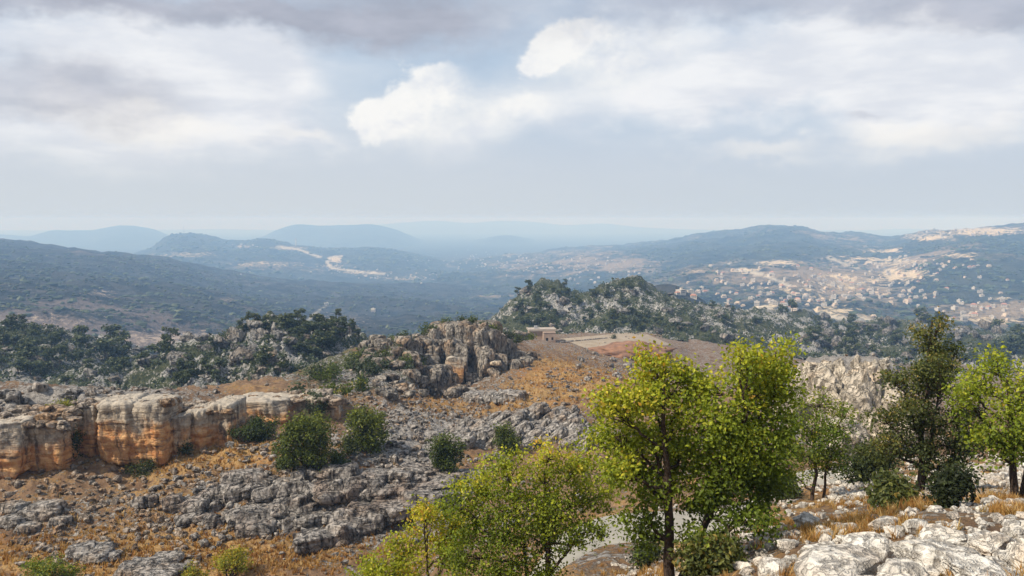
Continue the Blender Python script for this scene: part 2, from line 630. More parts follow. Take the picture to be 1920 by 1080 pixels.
M['far_slope'] = far_mat('wooded_slope', (.008, .013, .013), (.052, .053, .048), (.145, .115, .10), (.36, .285, .22), 160.)  # forest tone darkened to stand in for cloud shadow on the slope
M['far_hill'] = far_mat('distant_hills', (.008, .015, .013), (.050, .056, .040), (.26, .20, .135), (.62, .50, .33), 420.)


def hill_mat():
    """rocky hill with low scrub: R = stone, G = scrub, B = dry grass"""
    m, t, b, out, P = newmat('rocky_hill')
    _, r, g, bl = attr(t, 'mask')
    n1, _ = t.noise(P, .06, 5, .6, .3)
    n2, _ = t.noise(P, .28, 6, .65, .2)
    n3, _ = t.noise(P, 1.3, 6, .7)
    c = t.mix(t.ramp(n3, .34, .64), (.026, .038, .020), (.085, .088, .045))
    gf = t.math('ADD', bl, t.math('MULTIPLY', t.math('SUBTRACT', n2, .5), 1.8))
    c = t.mix(t.ramp(gf, .44, .62), c, t.mix(t.ramp(n3, .3, .7), (.17, .125, .075), (.33, .25, .15)))
    stone = t.mix(t.ramp(n3, .3, .64), (.125, .122, .125), (.40, .385, .365))
    rf = t.math('ADD', r, t.math('MULTIPLY', t.math('SUBTRACT', t.math('ADD', t.math('MULTIPLY', n3, .5), t.math('MULTIPLY', n2, .5)), .5), 2.4))
    c = t.mix(t.ramp(rf, .40, .60), c, stone)
    t.put(b.inputs['Base Color'], c)
    t.put(b.inputs['Normal'], t.bump(t.math('ADD', n2, t.math('MULTIPLY', n3, .7)), 1.0, 1.2))
    return m


M['hill'] = hill_mat()


def plain_mat(name, col, col2=None, s=4.0, rough=.9, bump=.2):
    m, t, b, out, P = newmat(name)
    n, _ = t.noise(P, s, 5, .65)
    t.put(b.inputs['Base Color'], t.mix(t.ramp(n, .3, .7), col, col2 or tuple(q * .75 for q in col)))
    b.inputs['Roughness'].default_value = rough
    if bump:
        t.put(b.inputs['Normal'], t.bump(n, bump, .05))
    return m


M['asphalt'] = plain_mat('pale_worn_asphalt', (.33, .31, .265), (.25, .235, .205), 1.4)
M['bark'] = plain_mat('dark_bark', (.085, .058, .042), (.035, .025, .02), 14., bump=.8)
M['concrete'] = plain_mat('pinkish_concrete', (.40, .30, .235), (.30, .225, .18), .6)
M['roof_slab'] = plain_mat('pale_roof_slab', (.40, .345, .29), (.31, .27, .235), .7)
M['dark_opening'] = plain_mat('dark_opening', (.03, .028, .028))
M['plaster'] = plain_mat('pale_plaster', (.56, .51, .44), (.40, .37, .33), .02, bump=0)
M['plaster_b'] = plain_mat('warm_plaster', (.66, .55, .42), (.55, .45, .36), .02, bump=0)
M['roof_tile'] = plain_mat('far_red_roof', (.42, .22, .15), (.34, .18, .13), .02, bump=0)
M['steel'] = plain_mat('galvanised_steel', (.38, .38, .39), (.3, .3, .31))
M['field'] = plain_mat('ploughed_field', (.36, .295, .22), (.26, .21, .155), .25)
M['red_earth'] = plain_mat('red_earth', (.30, .165, .105), (.14, .085, .06), .5)


def leaf_mat(name, stops, trans=.38, val=1.0):
    m, t, b, out, P = newmat(name)
    _, r, g, bl = attr(t, 'tint')
    cr = t.new('ShaderNodeValToRGB')
    e = cr.color_ramp.elements
    e[0].position, e[0].color = stops[0][0], (*stops[0][1], 1)
    e[1].position, e[1].color = stops[-1][0], (*stops[-1][1], 1)
    for p, c in stops[1:-1]:
        q = e.new(p)
        q.color = (*c, 1)
    t.put(cr.inputs[0], r)
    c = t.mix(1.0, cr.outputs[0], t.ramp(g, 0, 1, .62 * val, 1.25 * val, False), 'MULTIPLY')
    t.put(b.inputs['Base Color'], c)
    b.inputs['Roughness'].default_value = .55
    b.inputs['Specular IOR Level'].default_value = .3
    tr = t.new('ShaderNodeBsdfTranslucent')
    t.put(tr.inputs['Color'], t.mix(1.0, c, (1.15, 1.1, .45), 'MULTIPLY'))
    mx = t.new('ShaderNodeMixShader')
    mx.inputs[0].default_value = trans
    t.t.links.new(b.outputs[0], mx.inputs[1])
    t.t.links.new(tr.outputs[0], mx.inputs[2])
    t.t.links.new(mx.outputs[0], out.inputs[0])
    return m


M['leaf_yellow'] = leaf_mat('yellow_green_leaves', [(0, (.070, .105, .014)), (.4, (.19, .25, .022)), (.66, (.36, .40, .030)), (.9, (.58, .50, .05)), (1, (.58, .33, .045))], .45)
M['leaf_green'] = leaf_mat('green_leaves', [(0, (.045, .085, .014)), (.5, (.115, .175, .020)), (.85, (.27, .29, .028)), (1, (.46, .36, .035))], .42)
M['leaf_olive'] = leaf_mat('olive_dark_leaves', [(0, (.022, .030, .012)), (.55, (.062, .082, .022)), (.9, (.15, .16, .035)), (1, (.27, .20, .05))], .32)
M['leaf_bush'] = leaf_mat('bush_leaves', [(0, (.022, .038, .009)), (.5, (.085, .115, .016)), (.85, (.20, .22, .026)), (1, (.31, .28, .03))], .35)
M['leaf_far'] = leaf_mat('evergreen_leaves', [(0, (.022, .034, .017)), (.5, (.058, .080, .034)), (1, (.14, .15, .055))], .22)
M['leaf_dry'] = leaf_mat('dry_grass', [(0, (.27, .115, .03)), (.5, (.42, .235, .07)), (1, (.56, .42, .20))], .3)

# ------------------------------------------------------------------ terrain
def inwards(px, a, b, w):
    return sstep(a - w, a + w, px) * (1 - sstep(b - w, b + w, px))


gcols = {
    0: [(2, -3.2), (10, -8), (25, -17), (42, -22.5), (58, -24.8), (66, -23.4), (71.5, -21.8), (73.2, -21.4), (76, -16.9), (81, -16.7), (100, -20.6), (140, -30.5), (210, -46), (345, -75)],
    200: [(2, -3.2), (10, -8), (25, -17), (42, -23), (58, -24.5), (68, -23.2), (75.5, -22.1), (77.3, -21.7), (80.3, -17.2), (86, -17.7), (110, -23.2), (160, -34.5), (210, -46), (345, -75)],
    400: [(2, -3.2), (10, -8), (25, -16.5), (42, -22.5), (58, -24.4), (70, -22.9), (78.5, -22.1), (81, -21.8), (84.5, -18.5), (95, -19.4), (120, -25), (160, -34), (210, -46), (345, -80)],
    520: [(2, -3.2), (10, -8), (25, -16.5), (42, -22.5), (57, -24.4), (63, -23.9), (68.5, -20.9), (80, -21.1), (86, -21.3), (89, -21.0), (92, -18.9), (100, -20.0), (140, -27.2), (170, -36), (345, -85)],
    640: [(2, -3.0), (10, -8), (25, -16), (42, -22), (57, -24.5), (62, -24.0), (68.5, -20.6), (78, -20.6), (88, -21.3), (91.5, -21.2), (94.5, -20.4), (105, -21.8), (120, -22.5), (140, -23.4), (150, -24.0), (165, -28), (210, -46), (345, -90)],
    760: [(2, -3.0), (10, -7.5), (25, -15.5), (42, -21.5), (58, -24.2), (63, -23.6), (69.5, -20.8), (80, -20.8), (95, -22.3), (110, -24), (125, -24.5), (140, -23.6), (153, -22.2), (175, -27), (215, -45), (345, -90)],
    812: [(2, -3.0), (10, -7.0), (24, -14.5), (41, -20.5), (59, -23.5), (65, -22.9), (71, -21.0), (82, -21.5), (97, -23.3), (112, -25.2), (126, -27.6), (138, -30.0), (146, -29.8), (152, -27), (158, -23.2), (170, -23.2), (190, -30), (220, -44), (345, -80)],
    860: [(2, -3.0), (10, -7.0), (22, -13), (40, -19.5), (60, -22.8), (66, -22.2), (72, -21.2), (85, -22.3), (100, -24.5), (120, -27.0), (138, -29.4), (148, -29.8), (153, -27.5), (158, -22.6), (170, -21.8), (190, -26), (220, -40), (345, -70)],
    960: [(2, -2.8), (10, -6.5), (20, -11), (30, -14), (40, -16.8), (50, -20), (62, -21.5), (75, -22), (88, -22), (97, -21.6), (105, -22.6), (125, -26), (145, -27.5), (165, -26.7), (185, -26.6), (205, -30), (250, -36.5), (270, -38), (345, -46)],
    1060: [(2, -2.6), (10, -5.8), (20, -9.6), (27, -11.8), (29.5, -12.2), (34, -12.6), (36, -13.2), (44, -17.5), (60, -21), (75, -21.8), (90, -21.8), (97, -21.4), (108, -23), (125, -25), (150, -27.5), (175, -29.5), (200, -32.5), (240, -37), (270, -38.5), (345, -46)],
    1180: [(2, -2.4), (8, -4.4), (14, -6.6), (19, -8.4), (26, -11.3), (30, -12.0), (36.5, -12.7), (39, -13.6), (46, -17), (60, -20), (80, -21), (100, -22.5), (125, -24.6), (160, -30), (200, -35.5), (240, -39.0), (270, -39.5), (345, -46)],
    1300: [(2, -2.3), (8, -4.0), (14, -6.2), (18, -7.6), (24, -9.9), (29, -11.9), (37, -12.7), (40, -14), (46, -16.5), (60, -19), (80, -21.5), (110, -25), (160, -33), (210, -40), (260, -44), (345, -48)],
    1420: [(2, -2.2), (5, -2.9), (9, -4.2), (13, -5.6), (17, -6.6), (22, -8.1), (28, -9.7), (36, -12), (46, -15.5), (60, -18), (80, -20.5), (90, -20), (110, -24), (160, -34), (210, -42), (345, -51)],
    1490: [(2, -2.2), (8, -3.9), (12, -5.0), (16, -6.1), (21, -7.5), (27, -9.1), (33, -10.2), (38, -11.4), (48, -15), (65, -18), (80, -20), (85, -18.8), (91, -16.6), (97, -17.2), (110, -22), (160, -35), (210, -44), (345, -54)],
    1560: [(2, -2.2), (8, -3.75), (11, -4.6), (15, -5.7), (20, -7.1), (27, -8.9), (33, -9.9), (38, -11), (48, -15), (65, -18), (80, -20), (85, -18.4), (91, -15.2), (97, -16.2), (110, -22), (160, -36), (210, -46), (345, -57)],
    1660: [(2, -2.2), (8, -3.7), (11, -4.5), (15, -5.5), (20, -6.9), (27, -8.7), (33, -9.8), (38, -11), (48, -15), (65, -18), (80, -20), (85, -18.6), (91, -15.9), (97, -16.8), (110, -23), (160, -36.5), (210, -46), (345, -58)],
    1740: [(2, -2.2), (8, -3.65), (11, -4.4), (15, -5.3), (20, -6.7), (27, -8.6), (33, -9.7), (38, -11.2), (48, -15), (65, -18.5), (90, -22), (130, -30), (210, -47), (345, -59)],
    1920: [(2, -2.2), (8, -3.6), (10, -4.1), (14, -5.0), (19, -6.4), (26, -8.4), (33, -9.6), (38, -10.7), (48, -14.5), (65, -19), (90, -23), (130, -31), (210, -47), (345, -60)],
}
gcols[-500] = gcols[0]
gcols[-1400] = gcols[0]
gcols[2500] = gcols[1920]
gcols[3300] = gcols[1920]
gpx = np.concatenate([np.linspace(-1400, -90, 24), np.linspace(-60, 1980, 560), np.linspace(2010, 3300, 24)])
gD = np.geomspace(2.2, 340, 520)
ROAD = [(820, 25.5), (960, 28.6), (1060, 31.2), (1140, 33.2), (1240, 33.6), (1400, 33), (1600, 31)]


def ground_relief(x, y, z, px):
    amp = np.clip(y * .02, .1, 2.4)
    a = (fbm2(x / 9., y / 9., 5, 3) - .5) * amp * 1.1
    b = (fbm2(x / 2.1, y / 2.1, 4, 11, .6, True) - .6) * np.clip(y * .012, .06, .9)
    # ledges: the slope breaks into steps
    st = np.clip(y / 60., .2, 1.0)
    q = (z + 1.3 * fbm2(x / 14., y / 14., 3, 31)) / 1.25
    step = (np.abs(q - np.floor(q) - .5) * 2) ** 2 * .55 * st
    step = step * inwards(y, 45, 130, 8)
    f = np.ones_like(x)
    rd = pchip([p for p, _ in ROAD], [d for _, d in ROAD], px.ravel()).reshape(px.shape)
    onroad = 1 - sstep(2.6, 4.6, np.abs(y - rd)) 
    onroad = onroad * inwards(px, 830, 1590, 30)
    field = inwards(px, 1030, 1260, 20) * inwards(y, 248, 320, 8)
    f = f * (1 - onroad) * (1 - .85 * field)
    return (a + b + step) * f


def ground_mask(x, y, z, px):
    r = np.full_like(x, .27)
    g = np.full_like(x, .12)
    b = np.full_like(x, .36)
    n = fbm2(x / 11., y / 11., 4, 77)
    n2 = fbm2(x / 4., y / 4., 4, 78)
    py = topx((x, y, z))[1]
    # grey rock zones
    def zone(cx, cy, rx, ry, k):
        q = ((px - cx) / rx) ** 2 + ((py - cy) / ry) ** 2
        return k * np.exp(-q * 1.2) * (y > 42)
    r = r + zone(640, 960, 300, 75, .45) + zone(760, 820, 110, 70, .55) + zone(980, 800, 150, 40, .5) + zone(870, 670, 110, 60, .35)
    r = r + zone(1130, 690, 140, 30, .35) + zone(150, 745, 330, 28, .55) + zone(1580, 760, 140, 130, .5) + zone(60, 980, 110, 50, .18)
    b = b + zone(1060, 700, 140, 60, .6) + zone(880, 765, 120, 22, .5) + zone(250, 1045, 420, 50, .5) + zone(400, 855, 150, 34, .5) + zone(330, 945, 130, 40, .3) + zone(620, 745, 60, 20, .35) + zone(850, 870, 40, 30, .3)
    r = r - zone(1070, 690, 90, 55, .4) - zone(330, 1030, 300, 35, .18) - zone(400, 850, 150, 30, .2)
    r = r + zone(680, 690, 130, 50, .28)
    g = g + zone(620, 690, 140, 60, .6) + zone(760, 690, 110, 60, .5) + zone(200, 870, 130, 20, .2)
    near = (y < 45)
    r = np.where(near, .22 + .25 * sstep(.45, .6, n2), r + .45 * (n - .5))
    b = np.where(near, .5, b + .5 * (n2 - .5))
    crag = inwards(px, 1460, 1710, 15) * inwards(y, 76, 112, 3)
    r = np.maximum(r, .95 * crag)
    g = np.where(near, .10, g)
    far = sstep(150, 200, y)
    r = r * (1 - far) + far * .45
    b = b * (1 - far * .7)
    g = g + far * .25
    return np.clip(np.stack([r, g, b], -1), 0, 1)


ground = Sheet('ground', gcols, gpx, gD, ground_relief, M['ground'], 'dry rocky hillside falling away below the viewpoint', ground_mask)


def ridge(name, label, crest, Dc, base, Db, back, mat, relief, mask, pxr, n, bulge=.55):
    """a hill: crest and foot given as rows along the columns, then a fall behind"""
    px = np.linspace(pxr[0], pxr[1], n[0])
    cz = pchip([p for p, _ in crest], [q for _, q in crest], px)
    dc = np.interp(px, [p for p, _ in Dc], [q for _, q in Dc])
    bz = pchip([p for p, _ in base], [q for _, q in base], px)
    db = np.interp(px, [p for p, _ in Db], [q for _, q in Db])
    zc = fwd(960, cz)[1] * dc
    zb = fwd(960, bz)[1] * db
    dk, zk = back
    sh = Sheet.__new__(Sheet)
    nf, nb = int(n[1] * .8), n[1] - int(n[1] * .8)
    s = np.linspace(0, 1, nf)[:, None]
    D1 = db[None] + (dc - db)[None] * s
    prof = s * (1 - bulge) + bulge * np.sin(s * math.pi / 2)
    Z1 = zb[None] + (zc - zb)[None] * prof
    s2 = np.linspace(0, 1, nb + 1)[1:, None]
    D2 = dc[None] + (dk - dc)[None] * s2
    Z2 = zc[None] + (zk - zc)[None] * s2 ** 1.6
    D, z = np.concatenate([D1, D2]), np.concatenate([Z1, Z2])
    P = np.repeat(px[None], len(D), 0)
    S = np.concatenate([np.repeat(s, n[0], 1), np.repeat(1 + s2, n[0], 1)])
    x = xcol(P, D, z)
    dz = relief(x, D, z, P, S)
    z = z + dz
    sh.V = np.stack([x, D, z], -1)
    sh.px, sh.D, sh.S = P, D, S
    sh.mask = np.clip(mask(x, D, z, P, S), 0, 1)
    V = sh.V.reshape(-1, 3)
    F = gridfaces(*z.shape)
    sh.o = obj(name, mesh(name, V, F, mat, True, {'mask': sh.mask.reshape(-1, 3)}), label=label, kind='structure')
    sh.bvh = BVHTree.FromPolygons([tuple(v) for v in V.tolist()], F.tolist())
    SHEETS.append(sh)
    return sh


def rocky(L, amp, rid=.6, seed=5):
    def f(x, y, z, px, s):
        edge = 1 - sstep(.94, 1.0, s) * .75 * (s <= 1.0)
        a = (fbm2(x / L, y / L, 6, seed) - .5) * amp * 1.6
        b = (fbm2(x / L * 2.3, y / L * 2.3, 5, seed + 40, .55, True) - .62) * amp * rid * 2
        return (a + b) * edge * sstep(0, .05, s + .02)
    return f


def mk(r, g, b, nz=.5, L=40., seed=9):
    def f(x, y, z, px, s):
        n = fbm2(x / L, y / L, 4, seed) - .5
        n2 = fbm2(x / L + 9, y / L - 4, 4, seed + 3) - .5
        o = np.zeros_like(x)
        return np.stack([o + r + nz * n * 2, o + g - nz * n2 * 2, o + b], -1)
    return f


hill_a = ridge('hill', 'dark wooded rocky hill at the left edge behind the orange cliff',
               [(-500, 590), (-200, 596), (0, 607), (60, 610), (110, 617), (150, 630), (200, 646), (260, 652), (300, 690), (340, 740), (420, 800)], [(-500, 330), (420, 330)],
               [(-500, 760), (0, 762), (420, 800)], [(-500, 205), (420, 215)], (520, -170), M['hill'], rocky(26, 5.0), mk(.40, .4, .08, .5, 30), (-500, 420), (230, 110))
hill_b = ridge('hill', 'pale rocky hill dotted with dark evergreens behind the orange cliff',
               [(60, 790), (100, 735), (160, 708), (220, 700), (300, 668), (380, 640), (430, 622), (470, 604), (530, 598), (600, 612), (650, 624), (690, 645), (740, 690), (800, 760)],
               [(60, 215), (300, 240), (800, 265)], [(60, 800), (300, 775), (500, 770), (800, 790)], [(60, 165), (500, 168), (800, 190)], (420, -160), M['hill'],
               rocky(17, 5.2, .8, 15), mk(.42, .36, .16, .45, 22, 19), (60, 800), (300, 150))
hill_c = ridge('hill', 'wooded rocky hill rising behind the concrete building',
               [(820, 685), (880, 640), (920, 606), (950, 578), (985, 550), (1020, 533), (1045, 534), (1070, 551), (1100, 548), (1130, 533), (1160, 525), (1195, 525), (1225, 545), (1260, 560), (1330, 576), (1420, 590), (1500, 610), (1600, 650)],
               [(820, 430), (1600, 500)], [(820, 690), (1000, 640), (1100, 628), (1300, 640), (1600, 690)], [(820, 300), (1000, 322), (1600, 325)], (760, -230), M['hill'],
               rocky(24, 6.5, .75, 25), mk(.44, .42, .10, .45, 32, 29), (820, 1600), (280, 130))
hill_d = ridge('hill', 'dark scrubby plateau with rock bands below the far village',
               [(1200, 640), (1280, 590), (1400, 586), (1440, 584), (1500, 592), (1560, 604), (1640, 606), (1720, 606), (1800, 618), (1860, 622), (1920, 630), (2100, 640), (2500, 640)],
               [(1200, 560), (2500, 600)], [(1200, 680), (1500, 700), (1920, 715), (2500, 720)], [(1200, 300), (2500, 300)], (900, -330), M['hill'],
               rocky(30, 8.0, .9, 35), mk(.40, .46, .05, .45, 34, 39), (1200, 2500), (280, 130), .75)
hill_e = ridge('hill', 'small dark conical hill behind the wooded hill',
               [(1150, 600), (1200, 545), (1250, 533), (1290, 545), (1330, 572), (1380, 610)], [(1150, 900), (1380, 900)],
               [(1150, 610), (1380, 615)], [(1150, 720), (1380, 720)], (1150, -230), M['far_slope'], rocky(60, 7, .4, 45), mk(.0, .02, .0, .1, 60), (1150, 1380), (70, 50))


def blobmask(lst, px, py):
    r = np.zeros_like(px)
    for cx, cy, rx, ry, k in lst:
        r = np.maximum(r, k * np.exp(-(((px - cx) / rx) ** 2 + ((py - cy) / ry) ** 2) * 1.3))
    return r


def trackmask(lines, px, py, w):
    r = np.zeros_like(px)
    for ln in lines:
        for (x0, y0), (x1, y1) in zip(ln[:-1], ln[1:]):
            dx, dy = x1 - x0, y1 - y0
            tt = np.clip(((px - x0) * dx + (py - y0) * dy) / (dx * dx + dy * dy), 0, 1)
            dd = np.hypot(px - x0 - tt * dx, (py - y0 - tt * dy) * 1.6)
            r = np.maximum(r, 1 - sstep(w * .5, w, dd))
    return r


def slope_mask(x, y, z, px, s):
    px2, py = topx((x, y, z))
    n = fbm2(x / 90., y / 90., 5, 51)
    lower = sstep(520, 650, py - .10 * px2 + 40 * (n - .5)) * (1 - sstep(520, 640, px2))
    nb = fbm2(x / 420., y / 420., 4, 57)
    g = .05 + .62 * lower + .6 * (n - .5) + .8 * (nb - .5)
    r = .02 + blobmask([(60, 605, 260, 30, .46), (330, 635, 220, 24, .56), (190, 550, 60, 14, .45), (420, 562, 50, 9, .45), (640, 600, 110, 28, .42)], px2, py)
    t_ = trackmask([[(575, 602), (590, 588), (612, 573)]], px2, py, 3.0)
    return np.stack([r, g, t_ * .45], -1)


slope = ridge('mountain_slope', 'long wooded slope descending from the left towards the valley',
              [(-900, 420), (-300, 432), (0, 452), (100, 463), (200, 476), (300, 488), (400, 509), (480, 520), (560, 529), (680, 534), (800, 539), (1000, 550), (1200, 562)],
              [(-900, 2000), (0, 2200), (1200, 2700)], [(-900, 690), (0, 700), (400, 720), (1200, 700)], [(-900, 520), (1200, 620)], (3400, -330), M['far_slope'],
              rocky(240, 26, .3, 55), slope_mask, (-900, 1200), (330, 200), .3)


def hr_mask(x, y, z, px, s):
    px2, py = topx((x, y, z))
    n = fbm2(x / 220., y / 220., 5, 61)
    n2 = fbm2(x / 80., y / 80., 4, 62)
    r = .09 + .5 * (n2 - .5) + 1.15 * blobmask([(1840, 433, 140, 11, .55), (1740, 445, 60, 9, .5), (1450, 492, 70, 9, .5), (1405, 508, 45, 8, .5), (1640, 490, 130, 14, .48),
                         (1700, 515, 70, 16, .55), (1600, 530, 130, 28, .32), (1800, 480, 70, 9, .45), (1650, 470, 60, 7, .5), (1480, 545, 130, 14, .33), (1560, 580, 120, 14, .35),
                         (1860, 600, 110, 12, .45), (1440, 575, 45, 8, .7), (1530, 585, 60, 5, .5), (1300, 508, 40, 5, .4), (1330, 457, 60, 4, .3), (1850, 558, 80, 5, .4)], px2, py)
    dark = blobmask([(1330, 470, 170, 22, .3), (1850, 520, 110, 34, .45), (1660, 485, 60, 12, .2)], px2, py)
    g = .30 + .6 * (n - .5) + blobmask([(1600, 525, 260, 50, .34), (1400, 525, 140, 30, .28), (1100, 490, 170, 30, .25), (1860, 590, 120, 40, .3)], px2, py) - dark
    t_ = trackmask([[(1385, 506), (1420, 512), (1450, 523), (1480, 536)], [(1555, 482), (1580, 494), (1610, 503)], [(1400, 572), (1470, 580), (1540, 592), (1660, 600)]], px2, py, 5.0)
    return np.stack([r - dark * .5, g, t_ * .75], -1)


hill_r = ridge('mountain', 'broad hazy hillside with a village and pale terraces at the right',
               [(820, 492), (950, 480), (1060, 470), (1150, 464), (1200, 457), (1250, 451), (1300, 441), (1350, 437), (1400, 432), (1450, 427), (1500, 427), (1540, 437), (1600, 444), (1660, 451), (1700, 446), (1750, 433), (1800, 429), (1860, 426), (1920, 425), (2200, 415), (2800, 410)],
               [(820, 5600), (1200, 5200), (1500, 4600), (1650, 3900), (1800, 3400), (2800, 3000)], [(820, 560), (1100, 590), (1300, 620), (1600, 660), (1920, 690), (2800, 690)],
               [(820, 2200), (1100, 1600), (1300, 1150), (1600, 950), (2800, 800)], (7000, -330), M['far_hill'], rocky(420, 42, .35, 65), hr_mask, (820, 2800), (420, 200), .15)


def hm_mask(x, y, z, px, s):
    px2, py = topx((x, y, z))
    n2 = fbm2(x / 90., y / 90., 4, 72)
    r = .0 + .2 * (n2 - .5) + blobmask([(350, 478, 110, 9, .5), (500, 495, 130, 10, .5), (540, 465, 60, 6, .6), (620, 500, 60, 9, .5), (630, 487, 18, 8, .9), (760, 522, 90, 9, .5), (680, 512, 90, 8, .5), (455, 462, 22, 4, .6)], px2, py)  # bare earth and quarry; sunlit patches painted in the same pale tone
    g = .12 + .25 * (n2 - .5) + blobmask([(520, 500, 260, 22, .3)], px2, py)
    t_ = trackmask([[(640, 480), (618, 483), (613, 492), (622, 503), (680, 510), (720, 514)], [(520, 462), (560, 468), (600, 482)]], px2, py, 4.0)
    return np.stack([r, g, t_ * .8], -1)


hill_m = ridge('mountain', 'blue hill with a pale quarry scar and a mast on its crest',
               [(180, 520), (250, 478), (285, 464), (312, 443), (345, 437), (400, 445), (440, 455), (500, 450), (560, 462), (640, 466), (700, 463), (760, 473), (820, 487), (900, 502), (1000, 512), (1100, 530)],
               [(180, 4700), (1100, 5000)], [(180, 560), (600, 560), (1100, 565)], [(180, 2500), (1100, 2700)], (6400, -300), M['far_hill'], rocky(330, 34, .35, 75), hm_mask, (180, 1100), (280, 120), .1)
hill_g = ridge('mountain', 'pale hazy hills on the skyline left of the middle',
               [(-700, 448), (-100, 450), (0, 441), (50, 446), (100, 433), (150, 435), (230, 424), (280, 428), (330, 445), (400, 452), (450, 452), (485, 446), (520, 431), (560, 421), (620, 425), (690, 420), (740, 430), (800, 456), (850, 463), (900, 453), (950, 441), (1000, 453), (1060, 467), (1200, 475)],
               [(-700, 9000), (1200, 9000)], [(-700, 500), (1200, 500)], [(-700, 6600), (1200, 6600)], (11500, -300), M['far_hill'], rocky(700, 46, .3, 85), mk(.0, .05, 0, .2, 400), (-700, 1200), (260, 60), .2)
hill_h = ridge('mountain', 'faintest far range fading into the haze on the horizon',
               [(-900, 430), (200, 433), (400, 430), (560, 432), (680, 424), (760, 417), (820, 414), (880, 418), (940, 414), (1000, 416), (1060, 422), (1130, 419), (1200, 426), (1330, 431), (1600, 433), (1700, 429), (1800, 432), (1920, 430), (2800, 430)],
               [(-900, 16800), (2800, 16800)], [(-900, 448), (2800, 448)], [(-900, 14000), (2800, 14000)], (18800, -300), M['far_hill'], rocky(900, 16, .3, 95), mk(.0, .05, 0, .2, 500), (-900, 2800), (160, 40), .2)
# valley floor out to the horizon
vx, vy = np.linspace(-19000, 19000, 60), np.linspace(-300, 19000, 60)
VX, VY = np.meshgrid(vx, vy)
VZ = -252 + 6 * (fbm2(VX / 1500, VY / 1500, 4, 3) - .5) - 90 * (1 - sstep(300, 2600, VY))
vv = np.stack([VX, VY, VZ], -1).reshape(-1, 3)
vmask = np.clip(np.stack([.05 + .3 * (fbm2(VX / 700, VY / 700, 4, 5) - .5), .3 + .5 * (fbm2(VX / 900, VY / 900, 4, 6) - .5), VX * 0], -1), 0, 1).reshape(-1, 3)
valley_o = obj('valley_floor', mesh('valley_floor', vv, gridfaces(60, 60), M['far_hill'], True, {'mask': vmask}), label='hazy valley floor reaching to the horizon', kind='structure')


class _S: pass


valley = _S()
valley.bvh = BVHTree.FromPolygons([tuple(v) for v in vv.tolist()], gridfaces(60, 60).tolist())
SHEETS.append(valley)
print('terrain done')

# ------------------------------------------------------------------ haze
def haze():
    x, y0, y1, z0, z1 = 19500, -800, 19500, -400, 16
    V = [(-x, y0, z0), (x, y0, z0), (x, y1, z0), (-x, y1, z0), (-x, y0, z1), (x, y0, z1), (x, y1, z1), (-x, y1, z1)]
    F = [(0, 3, 2, 1), (4, 5, 6, 7), (0, 1, 5, 4), (1, 2, 6, 5), (2, 3, 7, 6), (3, 0, 4, 7)]
    m = bpy.data.materials.new('haze_air')
    m.use_nodes = True
    t = NT(m.node_tree)
    out = t.new('ShaderNodeOutputMaterial')
    pv = t.new('ShaderNodeVolumePrincipled')
    pv.inputs['Color'].default_value = (.36, .61, 1.0, 1)
    pv.inputs['Absorption Color'].default_value = (.80, .74, 1, 1)
    pv.inputs['Density'].default_value = 2.65e-4
    pv.inputs['Density Attribute'].default_value = ''
    pv.inputs['Anisotropy'].default_value = 0.0
    t.t.links.new(pv.outputs[0], out.inputs['Volume'])
    try:
        m.cycles.homogeneous_volume = True
    except Exception:
        pass
    obj('haze', mesh('haze', V, F, m, False), label='pale blue haze filling the air over the valley', kind='stuff')


haze()

# ------------------------------------------------------------------ rock shapes
_ico = {}


def ico(n):
    if n not in _ico:
        import bmesh
        bm = bmesh.new()
        bmesh.ops.create_icosphere(bm, subdivisions=max(n, 1), radius=1.0)
        V = np.array([v.co[:] for v in bm.verts])
        F = np.array([[v.index for v in f.verts] for f in bm.faces])
        bm.free()
        V /= np.linalg.norm(V, axis=1)[:, None]
        _ico[n] = (V, F)
    V, F = _ico[n]
    return V.copy(), F


def rock_shape(seed, n=4, box=4.0, cuts=8, rough=.14, freq=1.5, fine=.05, strata=0.0, flute=0.0, undercut=0.0, lo=.6):
    r = np.random.default_rng(seed)
    V, F = ico(n)
    p = V / (np.sum(np.abs(V) ** box, 1) ** (1 / box))[:, None]
    for i in range(cuts):
        nn = r.normal(size=3)
        nn[2] *= .7
        nn /= np.linalg.norm(nn)
        d = r.uniform(lo, .98) * (np.abs(nn).sum() if box > 5 else 1.0)
        q = p @ nn - d
        p = p - np.maximum(q, 0)[:, None] * nn[None]
    off = r.uniform(-50, 50, 3)
    k = 1 + rough * 2 * (fbm3(p * freq + off, 3, seed % 97) - .5)
    k = k + fine * 2 * (fbm3(p * freq * 4 + off, 4, seed % 89, .6, True) - .62)
    p = p * k[:, None]
    if strata:
        zz = p[:, 2] + .10 * (fbm3(p * 1.5 + off, 3, 5) - .5)
        s = vnoise2(zz * 5.5 + off[0], zz * 0, 3) * .65 + vnoise2(zz * 13 + off[1], zz * 0, 4) * .35
        s = np.round(s * 6) / 6 * .5 + s * .5
        p[:, :2] *= (1 + strata * 2 * (s - .55))[:, None]
    if flute:
        a = np.arctan2(p[:, 1], p[:, 0])
        s = fbm3(np.stack([np.cos(a) * 3.2, np.sin(a) * 3.2, p[:, 2] * .35], 1) + off, 3, 9, .55, True)
        p[:, :2] *= (1 + flute * 2 * (s - .65))[:, None]
    if undercut:
        lowp = sstep(-.2, -1.0, p[:, 2])
        p[:, :2] *= (1 - undercut * lowp)[:, None]
    return p, F


def rock_mesh(name, mat, seed, **kw):
    p, F = rock_shape(seed, **kw)
    return mesh(name, p, F, mat, True)


def variants(name, mat, k, seed, **kw):
    return [rock_mesh(name, mat, seed + i * 7, **kw) for i in range(k)]


def local(parent, v):
    return v - parent.location if parent is not None else v


